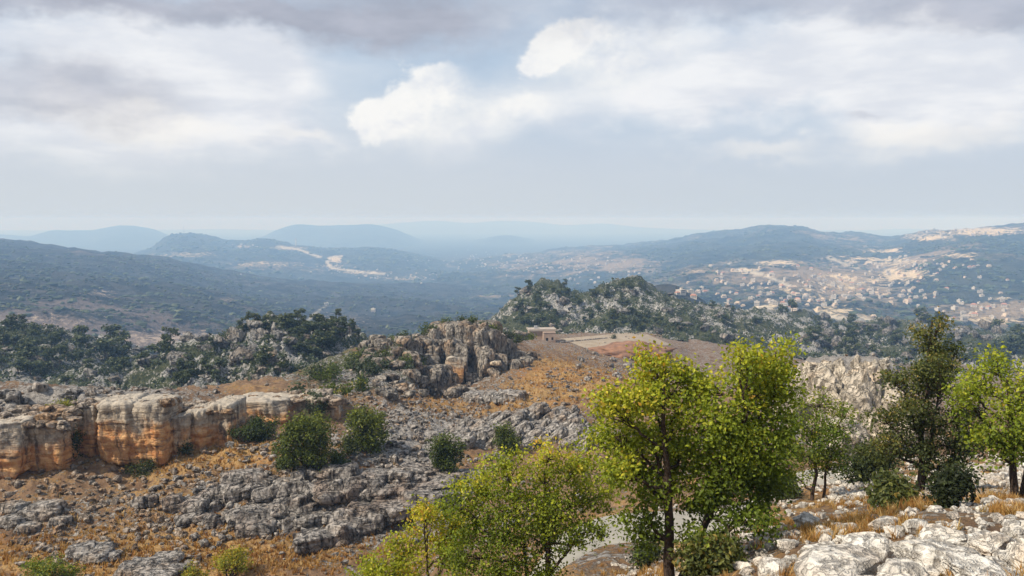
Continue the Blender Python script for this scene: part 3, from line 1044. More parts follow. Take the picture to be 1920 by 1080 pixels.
def put(me, name, px, py, w, h, parent=None, dep=1.0, rot=None, sink=.25, tilt=0.0, sheets=None, yaw=None, D=None, **kw):
    """a rock whose foot shows at pixel (px, py), w by h pixels in size"""
    if D is None:
        q = hit(px, py, sheets)
        if q is None:
            return None
        P0 = q[0]
    else:
        P0 = at(px, py, D)
    m = P0.y / FPX
    sx, sz = w * m / 2, h * m / 2
    sy = sx * dep
    loc = Vector((P0.x, P0.y + sy * .35, P0.z + sz * (1 - 2 * sink)))
    rz = random.uniform(-.35, .35) if yaw is None else yaw
    return obj(name, me, parent, local(parent, loc), (tilt + random.uniform(-.12, .12), random.uniform(-.12, .12) if rot is None else rot, rz), (sx, sy, sz), **kw)


def root(name, loc, label, cat, group=None):
    o = bpy.data.objects.new(name, None)
    o.empty_display_size = .3
    COL.objects.link(o)
    o.location = loc
    o['label'] = label
    o['category'] = cat
    if group:
        o['group'] = group
    bpy.context.view_layer.update() if False else None
    return o


VB = variants('block', M['ledge_rock'], 12, 100, n=4, box=7, cuts=14, rough=.12, fine=.08, strata=.07, lo=.5)
VBo = variants('boulder', M['grey_rock'], 10, 300, n=3, box=3.5, cuts=18, rough=.14, fine=.06, lo=.5)
VSl = variants('boulder', M['slope_rock'], 8, 350, n=3, box=3.8, cuts=12, rough=.16, fine=.06)
VPl = variants('slab', M['grey_rock'], 8, 400, n=4, box=7, cuts=11, rough=.13, fine=.08, strata=.05)
VW = variants('boulder', M['white_rock'], 10, 500, n=4, box=4.2, cuts=13, rough=.12, fine=.05)
VCr = variants('crag_block', M['crag_rock'], 9, 600, n=4, box=8, cuts=20, rough=.12, fine=.11, flute=.12, strata=.08, lo=.42)
VKn = variants('rock_column', M['knob_rock'], 8, 700, n=4, box=6, cuts=8, rough=.12, fine=.05, flute=.13)
VKb = variants('block', M['knob_rock'], 6, 760, n=3, box=5, cuts=10, rough=.14, fine=.07)
VCap = variants('cap_stone', M['slope_rock'], 8, 800, n=3, box=5, cuts=10, rough=.14, fine=.06)
VH = variants('outcrop', M['hill_rock'], 8, 900, n=4, box=4, cuts=16, rough=.18, fine=.12, flute=.12, lo=.5)

# --- orange cliff at the left
cl = root('limestone_cliff', hit(230, 872)[0], 'orange and cream limestone cliff band split into buttresses at the left', 'cliff')
cl_spec = [  # left, right, top, foot, depth of the face, depth ratio
    (-330, -215, 790, 905, 70, .6), (-220, -120, 776, 900, 70.5, .6), (-125, -55, 800, 898, 71, .7),
    (-62, 44, 798, 897, 71.2, .55), (48, 124, 797, 882, 73.0, .55), (146, 190, 764, 858, 76.5, .9), (182, 250, 758, 868, 75.4, .7), (238, 314, 759, 870, 75.8, .6),
    (314, 354, 774, 858, 77.6, .9), (350, 396, 772, 854, 78.4, .8), (399, 443, 759, 848, 79.6, .9), (440, 540, 752, 814, 86.5, .5), (530, 600, 744, 812, 89, .5), (592, 640, 752, 812, 90, .6)]
for i, (x0, x1, yt, yb, D, dr) in enumerate(cl_spec):
    me = rock_mesh('buttress', M['cliff'], 1000 + 11 * i, n=5, box=14, cuts=8, rough=.06, fine=.075, strata=.065, flute=.12, undercut=.10, lo=.7)
    m = D / FPX
    pt, pb = at((x0 + x1) / 2, yt, D), at((x0 + x1) / 2, yb, D)
    sx = (x1 - x0) / 2 * m * 1.0
    sz = (pt.z - pb.z) / 2 * 1.05
    sy = sx * dr + 1.2
    loc = Vector((pb.x, D + sy * .8, (pt.z + pb.z) / 2))
    obj('buttress', me, cl, local(cl, loc), (0, random.uniform(-.03, .03), random.uniform(-.12, .12)), (sx, sy, sz))
random.seed(21)
for (x0, x1, y, D, n, w) in [(-60, 130, 796, 72.6, 16, 26), (-60, 140, 782, 74, 16, 28), (-40, 150, 768, 76, 16, 30), (140, 320, 756, 76.5, 16, 26), (200, 330, 752, 78.5, 12, 26),
                             (312, 440, 770, 79.2, 14, 22), (330, 450, 758, 82, 12, 26), (440, 640, 749, 88.5, 18, 26), (450, 620, 742, 91, 14, 28), (-60, 300, 758, 79, 20, 30)]:
    for k in range(n):
        px = x0 + (x1 - x0) * (k + random.random()) / n
        m = D / FPX
        P0 = at(px, y + random.uniform(-4, 4), D + random.uniform(-.5, .5))
        sx = w * random.uniform(.6, 1.25) / 2 * m
        obj('cap_stone', random.choice(VCap), cl, local(cl, P0), (random.uniform(-.1, .1), random.uniform(-.1, .1), random.uniform(-.6, .6)), (sx, sx * random.uniform(.7, 1.1), sx * random.uniform(.3, .55)))

# --- grey stepped ledge in the middle of the slope
random.seed(31)
lg = root('rock_ledge', hit(640, 960)[0], 'long grey stepped limestone ledge crossing the orange slope', 'rock ledge')
lines = [([(560, 1040), (640, 1015), (700, 985), (790, 960), (870, 935)], 11, (58, 95), (34, 48)), ([(470, 1005), (560, 1000), (640, 975), (700, 960)], 10, (36, 62), (26, 38)),
         ([(690, 945), (760, 935), (830, 915), (880, 905)], 7, (46, 80), (30, 40)), ([(430, 985), (520, 965), (620, 950), (700, 935)], 12, (36, 66), (24, 36)),
         ([(660, 915), (740, 905), (800, 900), (850, 900)], 7, (46, 84), (18, 28)), ([(350, 955), (450, 935), (560, 930), (660, 925)], 14, (34, 62), (20, 32)),
         ([(440, 915), (540, 905), (640, 900), (760, 893), (845, 892)], 15, (34, 64), (16, 26)), ([(250, 945), (330, 955), (420, 960)], 6, (34, 56), (20, 30)), ([(350, 985), (420, 980)], 4, (30, 50), (22, 30))]
for ln, n, ws, hs in lines:
    L = np.array(ln, float)
    for k in range(n):
        tt = (k + random.uniform(.2, .8)) / n
        px = np.interp(tt, np.linspace(0, 1, len(L)), L[:, 0])
        py = np.interp(px, L[:, 0], L[:, 1]) + random.uniform(-9, 7)
        w = random.uniform(*ws) * random.choice((.55, .8, 1, 1, 1.35))
        put(random.choice(VB), 'block', px, py, w, random.uniform(*hs) * random.uniform(.7, 1.2), lg, random.uniform(.5, 1.0), rot=random.uniform(-.24, .1), sink=.22, yaw=random.uniform(-.5, .7), sheets=[ground])
for k in range(150):
    px, py = random.uniform(360, 840), random.uniform(890, 1015)
    if py > 1060 - .13 * (px - 300) + 20 or py > 1040 - .22 * max(0, px - 560) + 10:
        continue
    w = random.uniform(9, 26)
    put(random.choice(VBo), 'block', px, py, w, w * random.uniform(.5, .85), lg, random.uniform(.7, 1.1), sink=.2, yaw=random.uniform(-1, 1), sheets=[ground])

# --- tilted outcrop behind the bushes
random.seed(41)
oc = root('rock_outcrop', hit(980, 800)[0], 'dark grey outcrop of tilted rock ribs left of the largest tree', 'rock outcrop')
for k in range(95):
    px = random.uniform(850, 1105)
    top = np.interp(px, [850, 900, 960, 1010, 1060, 1105], [800, 788, 768, 758, 765, 812])
    py = random.uniform(top + 12, np.interp(px, [850, 1105], [840, 842]))
    w = random.uniform(26, 56)
    put(random.choice(VPl), 'slab', px, py, w, w * random.uniform(.3, .5), oc, random.uniform(.4, .8), rot=random.uniform(-.85, -.3), sink=.3, yaw=random.uniform(-.4, .4), sheets=[ground])
o2 = root('rock_outcrop', hit(925, 745)[0], 'low pale rock shelf on the orange ground below the fluted knob', 'rock outcrop')
for k in range(16):
    put(random.choice(VPl), 'slab', 888 + k * 5.2 + random.uniform(-5, 5), random.uniform(742, 756), random.uniform(22, 40), random.uniform(12, 20), o2, .8, rot=random.uniform(-.1, .1), sink=.2, sheets=[ground])

# --- fluted knob
random.seed(51)
kn = root('rock_tor', hit(870, 735)[0], 'fluted grey rock knob with an orange hollow above the slope', 'rock tor')
for (px, yt, yb, w, D) in [(832, 616, 700, 36, 157), (850, 611, 705, 34, 155.5), (868, 609, 725, 32, 155), (884, 613, 722, 30, 154), (900, 614, 722, 32, 154), (916, 622, 718, 30, 155), (930, 630, 712, 26, 157), (946, 640, 705, 26, 160),
                           (846, 640, 728, 26, 151), (862, 650, 740, 22, 149.5), (908, 655, 728, 24, 150), (822, 640, 712, 26, 155), (806, 668, 735, 28, 149), (790, 690, 748, 28, 144), (812, 690, 752, 26, 142), (830, 688, 745, 24, 144), (776, 700, 750, 24, 145),
                           (934, 668, 716, 30, 152), (840, 609, 660, 60, 163), (890, 608, 660, 70, 165), (760, 690, 735, 26, 149), (742, 680, 720, 30, 150), (720, 690, 722, 28, 148), (700, 690, 720, 26, 145), (846, 705, 748, 22, 145)]:
    m = D / FPX
    pt, pb = at(px, yt, D), at(px, yb, D)
    sz = (pt.z - pb.z) / 2
    obj('rock_column', random.choice(VKn), kn, local(kn, Vector((pb.x, D + w * m * .45, (pt.z + pb.z) / 2))), (random.uniform(-.08, .02), random.uniform(-.08, .08), random.uniform(-.7, .7)), (w * m * .62, w * m * .7, sz * 1.06))
for (px, yt, h, w) in [(815, 622, 70, 40), (795, 634, 66, 38), (775, 640, 60, 36), (756, 648, 54, 36), (738, 654, 50, 34), (786, 672, 56, 34), (764, 684, 46, 32), (742, 690, 40, 30), (802, 690, 54, 30), (720, 664, 44, 32)]:
    D = np.interp(px, [690, 760, 830], [146, 150, 153]) - (yt - 640) * .06
    m = D / FPX
    pt, pb = at(px, yt, D), at(px, yt + h, D)
    obj('rock_column', random.choice(VKn), kn, local(kn, Vector((pb.x, D + w * m * .5, (pt.z + pb.z) / 2))), (random.uniform(-.2, 0), random.uniform(.05, .4), random.uniform(-.7, .7)), (w * m * .6, w * m * .8, (pt.z - pb.z) / 2))
for k in range(26):
    px = random.uniform(695, 835) if k < 18 else random.uniform(935, 990)
    yt = np.interp(px, [690, 740, 820, 940, 990], [664, 648, 622, 634, 652]) + random.uniform(4, 60)
    D = np.interp(px, [690, 760, 830, 990], [146, 150, 152, 166]) - (yt - 640) * .05
    m = D / FPX
    h = random.uniform(24, 58)
    w = random.uniform(14, 30)
    pt, pb = at(px, yt, D), at(px, yt + h, D)
    obj('rock_column', random.choice(VKn), kn, local(kn, Vector((pb.x, D + w * m * .5, (pt.z + pb.z) / 2))), (random.uniform(-.2, 0), random.uniform(-.1, .45), random.uniform(-.7, .7)), (w * m * .6, w * m * .8, (pt.z - pb.z) / 2))
hol = rock_mesh('hollow_face', M['cliff'], 1777, n=4, box=5, cuts=5, rough=.08, fine=.05, strata=.03)
Dh = 148.2
obj('hollow_face', hol, kn, local(kn, at(852, 694, Dh)), (0, 0, .2), (17 * Dh / FPX, 1.2, 25 * Dh / FPX), label='orange patch of fresh rock in the knob')
for k in range(120):
    px, py = random.uniform(680, 985), random.uniform(630, 748)
    if px > 900 and py > 705:
        continue
    w = random.uniform(14, 38)
    put(random.choice(VKb), 'block', px, py, w, w * random.uniform(.5, .8), kn, .9, sink=.25, sheets=[ground])
ps = rock_mesh('pale_slab', M['crag_rock'], 1811, n=3, box=6, cuts=7, rough=.08)
put(ps, 'slab', 931, 684, 22, 9, kn, 1.0, D=149.5)

# --- sunlit crag at the right
random.seed(61)
cg = root('rock_crag', hit(1580, 780)[0], 'sunlit cream rock crag between the green tree and the pine', 'crag')
VJag = variants('crag_mass', M['crag_rock'], 7, 640, n=5, box=3.0, cuts=16, rough=.34, freq=2.1, fine=.19, flute=.20, strata=.06, lo=.5)
for (px, py, w, h) in [(1545, 800, 120, 130), (1620, 812, 130, 150), (1500, 800, 100, 100), (1670, 815, 90, 110), (1560, 735, 90, 76), (1640, 738, 90, 86), (1515, 740, 80, 64), (1600, 770, 110, 96), (1680, 775, 66, 70),
                       (1470, 770, 70, 66), (1650, 850, 110, 90), (1590, 858, 120, 80), (1710, 830, 70, 66)]:
    put(random.choice(VJag), 'crag_mass', px, py, w, h, cg, random.uniform(.6, .9), rot=random.uniform(-.1, .25), tilt=random.uniform(-.3, -.05), sink=.22, yaw=random.uniform(-3, 3), sheets=[ground])
for k in range(90):
    px = random.uniform(1455, 1715)
    top = np.interp(px, [1455, 1490, 1530, 1560, 1600, 1645, 1680, 1715], [720, 690, 674, 668, 684, 664, 696, 756])
    py = top + 14 + (845 - top - 14) * random.random() ** .8
    w = random.uniform(10, 30)
    put(random.choice(VJag), 'block', px, py, w, w * random.uniform(.7, 1.5), cg, random.uniform(.7, 1.3), rot=random.uniform(-.2, .4), sink=.25, yaw=random.uniform(-3, 3), sheets=[ground])

MARKS = [(230, 860, 'the orange cliff face'), (60, 870, 'the left cliff end'), (420, 840, 'the last cliff buttress'), (585, 850, 'the larger round bush'), (685, 815, 'the smaller round bush'),
         (840, 860, 'the dark upright bush'), (950, 825, 'the bush on the outcrop'), (640, 960, 'the stepped grey ledge'), (880, 690, 'the fluted tor'), (980, 790, 'the tilted outcrop'),
         (1030, 630, 'the concrete building'), (1190, 655, 'the red earth bank'), (100, 1065, 'the green bottom shrub'), (415, 1055, 'the yellow green bottom shrub'),
         (1640, 1045, 'the smooth boulder'), (1800, 1040, 'the white slabs'), (1535, 930, 'the twin trunks'), (1722, 900, 'the pine trunk'), (1905, 910, 'the trunk at the right edge'), (1260, 1040, 'the large tree trunk'),
         (505, 665, 'the orange rock scar'), (470, 600, 'the evergreen skyline'), (170, 700, 'the pale dome of rock'), (60, 690, 'the dark left hill'), (640, 640, 'the hill shoulder'), (1580, 720, 'the cream crag'),
         (1030, 560, 'the left wooded top'), (1190, 545, 'the right wooded top'), (1300, 610, 'the plateau edge'), (1440, 600, 'the pale earth bank'), (1640, 640, 'the pale rock band'), (1840, 650, 'the pine crown'), (330, 960, 'the ledge end'), (200, 960, 'the bare slope')]


def where(px, py):
    b = min(MARKS, key=lambda q: math.hypot(q[0] - px, (q[1] - py) * 1.5))
    dx, dy = px - b[0], (py - b[1]) * 1.5
    if math.hypot(dx, dy) < 22:
        return 'beside ' + b[2]
    if abs(dx) > abs(dy):
        return ('right of ' if dx > 0 else 'left of ') + b[2]
    return ('in front of ' if dy > 0 else 'behind ') + b[2]


def sized(w, lo, hi, asp=.6):
    t_ = (w - lo) / max(hi - lo, 1e-6)
    a = 'small' if t_ < .3 else ('medium' if t_ < .62 else 'large')
    return a + (' flat' if asp < .58 else (' blocky' if asp < .74 else ' tall'))


# --- single boulders: things of their own
def boulders(name, var, n, zone, sizes, label, group, seed, hfac=(.5, .85), sink=.25, ok=None):
    random.seed(seed)
    c = 0
    for _ in range(n * 4):
        if c >= n:
            break
        px, py = random.uniform(zone[0], zone[2]), random.uniform(zone[1], zone[3])
        if ok and not ok(px, py):
            continue
        w = sizes[0] + (sizes[1] - sizes[0]) * random.random() ** 2
        hf = random.uniform(*hfac)
        lab = sized(w, *sizes, hf) + ' ' + label + ' ' + where(px, py)
        if put(random.choice(var), name, px, py, w, w * hf, None, random.uniform(.7, 1.1), sink=sink, yaw=random.uniform(-1.5, 1.5), sheets=[ground], label=lab, cat='boulder', group=group):
            c += 1


boulders('boulder', VBo, 60, (690, 765, 870, 885), (12, 26), 'grey boulder', 'grey boulders among the bushes', 71, ok=lambda x, y: x - 700 > (840 - y) * .2 - 30)
boulders('boulder', VBo, 14, (490, 820, 560, 880), (11, 20), 'pale grey boulder', 'stones beside the cliff foot', 72)
boulders('boulder', VSl, 52, (0, 880, 420, 1075), (11, 30), 'weathered boulder', 'boulders on the orange slope', 73)
boulders('boulder', VBo, 20, (1080, 665, 1200, 725), (10, 22), 'grey boulder', 'boulders below the field', 74)
boulders('boulder', VBo, 16, (0, 735, 260, 760), (16, 34), 'grey boulder', 'boulders behind the cliff', 75)
boulders('boulder', VBo, 12, (880, 840, 960, 880), (10, 24), 'dull grey boulder', 'boulders behind the tree tops', 76)

# flat pale outcrops at the bottom of the slope
random.seed(81)
for lab, spots in (('pale flat rocks at the bottom edge beside the yellow green shrub', [(270, 1068, 60, 22), (310, 1058, 56, 20), (250, 1082, 70, 24), (320, 1078, 60, 22), (285, 1090, 80, 22)]),
                   ('low grey rocks on the orange grass near the bottom edge', [(150, 1040, 50, 20), (185, 1034, 44, 18), (170, 1050, 66, 20), (205, 1048, 40, 16)]),
                   ('dark hummock of rock on the slope at the left edge', [(70, 975, 70, 26), (30, 985, 60, 24), (85, 960, 60, 22), (110, 985, 40, 18), (20, 960, 50, 20), (50, 998, 44, 18)])):
    rt = root('rock_outcrop', hit(spots[0][0], spots[0][1])[0], lab, 'rock outcrop')
    for (px, py, w, h) in spots:
        put(random.choice(VPl), 'slab', px, py, w, h, rt, .8, sink=.2, rot=random.uniform(-.08, .08), sheets=[ground])

# --- white foreground rocks
random.seed(91)
hero = [(1640, 1062, 104, 62, 'smooth rounded white boulder beside the tuft of grass in the foreground', 3.0),
        (1585, 1098, 170, 58, 'low smooth white rock cut by the bottom edge of the picture', 3.0),
        (1450, 1092, 56, 48, 'small bright white rock at the bottom edge below the large tree', 3.0),
        (1775, 1030, 110, 46, 'flat white slab on the top of the foreground rocks', 5.0),
        (1860, 1044, 110, 52, 'broken white rock with dark cracks behind the foreground slabs', 4.5),
        (1760, 1078, 150, 62, 'broad white slab in the middle of the foreground rocks', 4.5),
        (1850, 1096, 150, 50, 'cracked white slab along the bottom edge at the right', 4.5),
        (1930, 1074, 90, 62, 'white rock in the bottom right corner with a dark joint', 4.0),
        (1700, 1100, 110, 46, 'white rock wedged in front of the smooth boulder', 3.6),
        (1515, 990, 62, 34, 'white rock behind the dry grass below the small twin trunks', 3.6),
        (1660, 996, 64, 26, 'grey streaked rock half buried in dry grass behind the boulder', 4.2),
        (1725, 1000, 60, 28, 'pale rock half buried in dry grass above the slabs', 4.2),
        (1590, 1000, 40, 22, 'little pale rock half buried in the straw coloured grass', 4.2),
        (1480, 1030, 50, 26, 'pitted pale rock left of the dry grass tuft', 4.0), (1545, 1048, 66, 34, 'pitted grey white rock left of the smooth boulder', 4.0),
        (1390, 1010, 44, 40, 'upright white rock just behind the large tree crown', 4.0), (1420, 960, 34, 30, 'white rock showing through the large tree crown edge', 4.0)]
for i, (px, py, w, h, lab, bx) in enumerate(hero):
    smooth = bx <= 3.0
    me = rock_mesh('boulder', M['white_rock'], 2000 + 13 * i, n=5 if w > 70 else 4, box=bx, cuts=6 if smooth else 16, rough=.09 if smooth else .16, fine=.03 if smooth else .11, strata=0 if smooth else .07)
    put(me, 'boulder', px, py, w, h, None, .85, sink=.12 if smooth else .2, rot=random.uniform(-.08, .08), yaw=random.uniform(-.3, .3), sheets=[ground], label=lab, cat='boulder')
boulders('boulder', VW, 45, (1300, 955, 1920, 1045), (12, 30), 'white limestone rock', 'white rocks in the foreground', 92, sink=.3)
boulders('boulder', VW, 40, (1775, 868, 1925, 934), (13, 24), 'white rubble stone', 'white rubble by the right edge', 93, hfac=(.55, .9), sink=.15)
boulders('boulder', VW, 22, (1555, 882, 1665, 925), (12, 20), 'white rubble stone', 'white rubble behind the twin trunks', 94, hfac=(.55, .9), sink=.15)

# --- rock outcrops on the hills behind
random.seed(101)
for lab, grp, sh, zone, n, sizes in (('grey rock outcrop', 'rocks on the evergreen hill', hill_b, (110, 615, 690, 745), 62, (16, 50)),
                                     ('shaded grey outcrop', 'rocks on the dark left hill', hill_a, (0, 640, 270, 725), 16, (14, 40)),
                                     ('pale rock outcrop', 'rocks on the wooded hill', hill_c, (940, 545, 1420, 640), 55, (10, 30)),
                                     ('grey rock face', 'rocks on the dark plateau', hill_d, (1300, 600, 1920, 685), 60, (14, 46))):
    c = 0
    for _ in range(n * 6):
        if c >= n:
            break
        px, py = random.uniform(zone[0], zone[2]), random.uniform(zone[1], zone[3])
        q = hit(px, py, [ground, hill_a, hill_b, hill_c, hill_d])
        if q is None or q[0].y < 150 or hit(px, py, [sh]) is None or abs(hit(px, py, [sh])[2] - q[2]) > .5:
            continue
        w = sizes[0] + (sizes[1] - sizes[0]) * random.random() ** 1.7
        hf = random.uniform(.4, .8)
        put(random.choice(VH), 'rock_outcrop', px, py, w, w * hf, None, random.uniform(.6, 1), sink=.3, yaw=random.uniform(-1, 1), sheets=[sh], label=sized(w, *sizes, hf) + ' ' + lab + ' ' + where(px, py), cat='rock outcrop', group=grp)
        c += 1
ob = rock_mesh('boulder', M['cliff'], 3001, n=4, box=3.2, cuts=8, rough=.12)
put(ob, 'boulder', 505, 672, 26, 26, None, .8, sheets=[hill_b], label='orange scar of fresh rock among dark evergreens', cat='boulder')
print('rocks done')

# ------------------------------------------------------------------ road, field, building
def strip(name, pts, half, mat, label, lift=.05, n=90, m=9, kind='structure'):
    """a draped band along a path of (px, depth)"""
    pxs = np.linspace(pts[0][0], pts[-1][0], n)
    ds = pchip([p for p, _ in pts], [d for _, d in pts], pxs)
    V = []
    for p, d in zip(pxs, ds):
        for j in range(m):
            y = d + half * (2 * j / (m - 1) - 1)
            x = float(xcol(np.array(p), np.array(y), np.array(-12.4 * y / 32.)))
            q = down(x, y, [ground])
            V.append((x, y, q.z + lift - (.0 if 0 < j < m - 1 else .12)))
    return obj(name, mesh(name, V, gridfaces(n, m), mat, True), label=label, kind=kind)


strip('road', ROAD, 2.3, M['asphalt'], 'pale asphalt road glimpsed between the large tree and its neighbour', .10)


def drape(name, corners, mat, label, lift, n=24):
    """a patch of ground between four pixel corners (clockwise from the far left)"""
    a, b, c, d = [np.array(q, float) for q in corners]
    V = []
    for i in range(n):
        for j in range(n):
            s, t_ = i / (n - 1), j / (n - 1)
            p = (a * (1 - t_) + b * t_) * (1 - s) + (d * (1 - t_) + c * t_) * s
            q = hit(p[0], p[1], [ground, hill_c])
            V.append((q[0].x, q[0].y, q[0].z + lift))
    return obj(name, mesh(name, V, gridfaces(n, n), mat, True), label=label, kind='structure')


drape('field', [(1052, 636), (1200, 622), (1262, 648), (1100, 655)], M['field'], 'bare tan field beside the concrete building', .15)

random.seed(3)


def boxv(x0, x1, y0, y1, z0, z1):
    V = [(x0, y0, z0), (x1, y0, z0), (x1, y1, z0), (x0, y1, z0), (x0, y0, z1), (x1, y0, z1), (x1, y1, z1), (x0, y1, z1)]
    F = [(0, 3, 2, 1), (4, 5, 6, 7), (0, 1, 5, 4), (1, 2, 6, 5), (2, 3, 7, 6), (3, 0, 4, 7)]
    return np.array(V, float), np.array(F)


def boxes(name, lst, mat, parent=None, **kw):
    Vs, Fs, k = [], [], 0
    for b in lst:
        V, F = boxv(*b)
        Vs.append(V)
        Fs.append(F + k)
        k += 8
    return obj(name, mesh(name, np.concatenate(Vs), np.concatenate(Fs), mat, False), parent, **kw)


bq = at(1030, 644, 258)
bd = root('concrete_building', bq, 'small flat roofed concrete building at the edge of the field', 'building')
bd.rotation_euler = (0, 0, .12)
bd.scale = (.86, .86, .78)
# walls built round the openings
boxes('wall', [(-6.4, -2.0, 3.0, 3.25, -1.5, 4.5), (-6.4, -6.15, 3.25, 9, -1.5, 4.5), (2.3, 2.55, 3.25, 9, -1.5, 4.5), (-6.4, 2.55, 9, 9.25, -1.5, 4.5)], M['concrete'], bd)
boxes('front_room', [(-2.0, -1.25, 0, .22, -1.5, 4.1), (-.35, .75, 0, .22, -1.5, 4.1), (1.45, 2.2, 0, .22, -1.5, 4.1), (-1.25, -.35, 0, .22, 2.2, 4.1), (.75, 1.45, 0, .22, -1.5, 1.3), (.75, 1.45, 0, .22, 2.4, 4.1),
                     (-2.0, -1.78, .22, 3.2, -1.5, 4.1), (1.98, 2.2, .22, 3.2, -1.5, 4.1), (-2.1, 2.3, -.12, 3.2, 4.1, 4.35)], M['concrete'], bd)
door = boxes('door', [(-1.25, -.35, .14, .19, -1.2, 2.2)], M['dark_opening'], bd)
boxes('handle', [(-.5, -.42, .08, .135, .7, .9)], M['steel'], door)
win = boxes('window', [(.75, 1.45, .14, .19, 1.3, 2.4)], M['dark_opening'], bd)
boxes('sill', [(.65, 1.55, -.1, .135, 1.2, 1.295)], M['roof_slab'], win)
boxes('roof', [(-6.9, 3.0, 2.4, 9.6, 4.5, 5.05), (-6.9, 3.0, 2.4, 2.65, 5.05, 5.3), (-6.9, -6.65, 2.65, 9.6, 5.05, 5.3), (2.75, 3.0, 2.65, 9.6, 5.05, 5.3)], M['roof_slab'], bd)
boxes('water_tank', [(-4.5, -3.3, 6, 7.2, 5.05, 6.1)], M['steel'], bd)
tq = at(1092, 640, 262)
tw = root('terrace_wall', tq, 'low stone terrace wall running right from the building', 'wall')
for k in range(34):
    s_ = random.uniform(.26, .4)
    px = 1052 + k * 2.6
    g_ = hit(px, 640 - .09 * (px - 1052) + 3, [ground])
    if g_:
        obj('stone', random.choice(VBo), tw, local(tw, g_[0] + Vector((0, 0, .2))), (random.uniform(-.3, .3), 0, random.uniform(-2, 2)), (s_ * 1.6, s_ * 1.3, s_))
# red earth bank
V, F = ico(4)
p = V * np.array([1, 1, .55])
p *= (1 + .9 * (fbm3(V * 1.8, 4, 3) - .5) + .5 * (fbm3(V * 6, 4, 4, .6, True) - .6))[:, None]
mq = hit(1187, 668, [ground])[0]
obj('earth_bank', mesh('earth_bank', p, F, M['red_earth'], True), None, mq + Vector((0, 3, .4)), (0, 0, .1), (11, 6, 5.4), label='bare red earth bank below the tan field', cat='earth bank')

# masts far away
def mast(px, py, D, h, white, label, cat):
    q = at(px, py, D)
    r = root('radio_mast' if not white else 'tower', q, label, cat)
    k = 6
    if white:
        a = np.linspace(0, 2 * math.pi, 9)[:-1]
        prof = [(3.4, -6), (3.2, h * .72), (4.6, h * .73), (4.6, h * .78), (2.6, h * .79), (2.4, h * .92), (.1, h)]
        V = [(math.cos(t_) * rr, math.sin(t_) * rr, zz) for rr, zz in prof for t_ in a]
        F = [(i * 8 + j, i * 8 + (j + 1) % 8, (i + 1) * 8 + (j + 1) % 8, (i + 1) * 8 + j) for i in range(len(prof) - 1) for j in range(8)]
        obj('shaft', mesh('shaft', V, F, M['plaster'], False), r)
    else:
        for sx in (-1, 1):
            for sy in (-1, 1):
                V = [(sx * 3, sy * 3, -5), (sx * 3 + .5, sy * 3, -5), (sx * 3, sy * 3 + .5, -5), (sx * .4, sy * .4, h), (sx * .4 + .4, sy * .4, h), (sx * .4, sy * .4 + .4, h)]
                obj('leg', mesh('leg', V, [(0, 1, 4, 3), (1, 2, 5, 4), (2, 0, 3, 5)], M['steel'], False), r)
        boxes('brace', [(-3 * (1 - t_) - .3, 3 * (1 - t_) + .3, -3 * (1 - t_) - .3, 3 * (1 - t_) + .3, t_ * h, t_ * h + .5) for t_ in (.2, .4, .6, .8)], M['steel'], r)
        boxes('antenna', [(-.25, .25, -.25, .25, h, h * 1.35)], M['steel'], r)


mast(345, 438, 4690, 36, False, 'thin radio mast on the crest of the blue hill', 'mast')
mast(555, 460, 4800, 44, True, 'slender white tower standing on the blue hill', 'tower')

# ------------------------------------------------------------------ houses of the far villages
def house_mesh(v):
    if v == 0:
        bs = [(-6, 6, -5, 5, -3, 6), (-6.4, 6.4, -5.4, 5.4, 6, 6.4), (1, 4.5, 0, 3.5, 6.4, 8.8)]
    elif v == 1:
        bs = [(-7, 7, -4.5, 4.5, -3, 3.4), (-7.4, 7.4, -5.8, 4.8, 3.4, 3.8), (-4, 5, -3.5, 4, 3.8, 6.8), (-4.4, 5.4, -3.9, 4.4, 6.8, 7.1)]
    elif v == 2:
        bs = [(-5, 5, -5, 5, -3, 9), (-5.4, 5.4, -6.4, 5.2, 3, 3.3), (-5.4, 5.4, -6.4, 5.2, 6, 6.3), (-5.4, 5.4, -5.4, 5.4, 9, 9.4), (-2, 1, -1, 2, 9.4, 11.4)]
    else:
        bs = [(-6, 6, -4.5, 4.5, -3, 5)]
    Vs, Fs, k = [], [], 0
    for b in bs:
        V, F = boxv(*b)
        Vs.append(V)
        Fs.append(F + k)
        k += 8
    nw = sum(len(f) for f in Fs)
    if v == 3:
        Vs.append(np.array([(-6.6, -5.2, 4.9), (6.6, -5.2, 4.9), (6.6, 5.2, 4.9), (-6.6, 5.2, 4.9), (-3, 0, 8.2), (3, 0, 8.2), (3, .01, 8.2), (-3, .01, 8.2)]))
        Fs.append(np.array([(0, 1, 5, 4), (1, 2, 6, 5), (2, 3, 7, 6), (3, 0, 4, 7)]) + k)
        k += 8
    # dark window strips as real shallow boxes
    wb = []
    for zz in ([1.2, 4.2] if v != 1 else [1.0]):
        for xx in (-3.8, -.8, 2.2):
            wb.append((xx, xx + 1.5, bs[0][2] - .08, bs[0][2] + .1, zz, zz + 1.4))
    k0 = sum(len(f) for f in Fs)
    for b in wb:
        V, F = boxv(*b)
        Vs.append(V)
        Fs.append(F + k)
        k += 8
    F = np.concatenate(Fs)
    me = mesh('house', np.concatenate(Vs), F, M['plaster'] if v != 1 else M['plaster_b'], False)
    me.materials.append(M['roof_tile'])
    me.materials.append(M['dark_opening'])
    mi = np.zeros(len(F), dtype=np.int32)
    mi[nw:k0] = 1
    mi[k0:] = 2
    me.polygons.foreach_set('material_index', mi)
    return me, np.concatenate(Vs), F


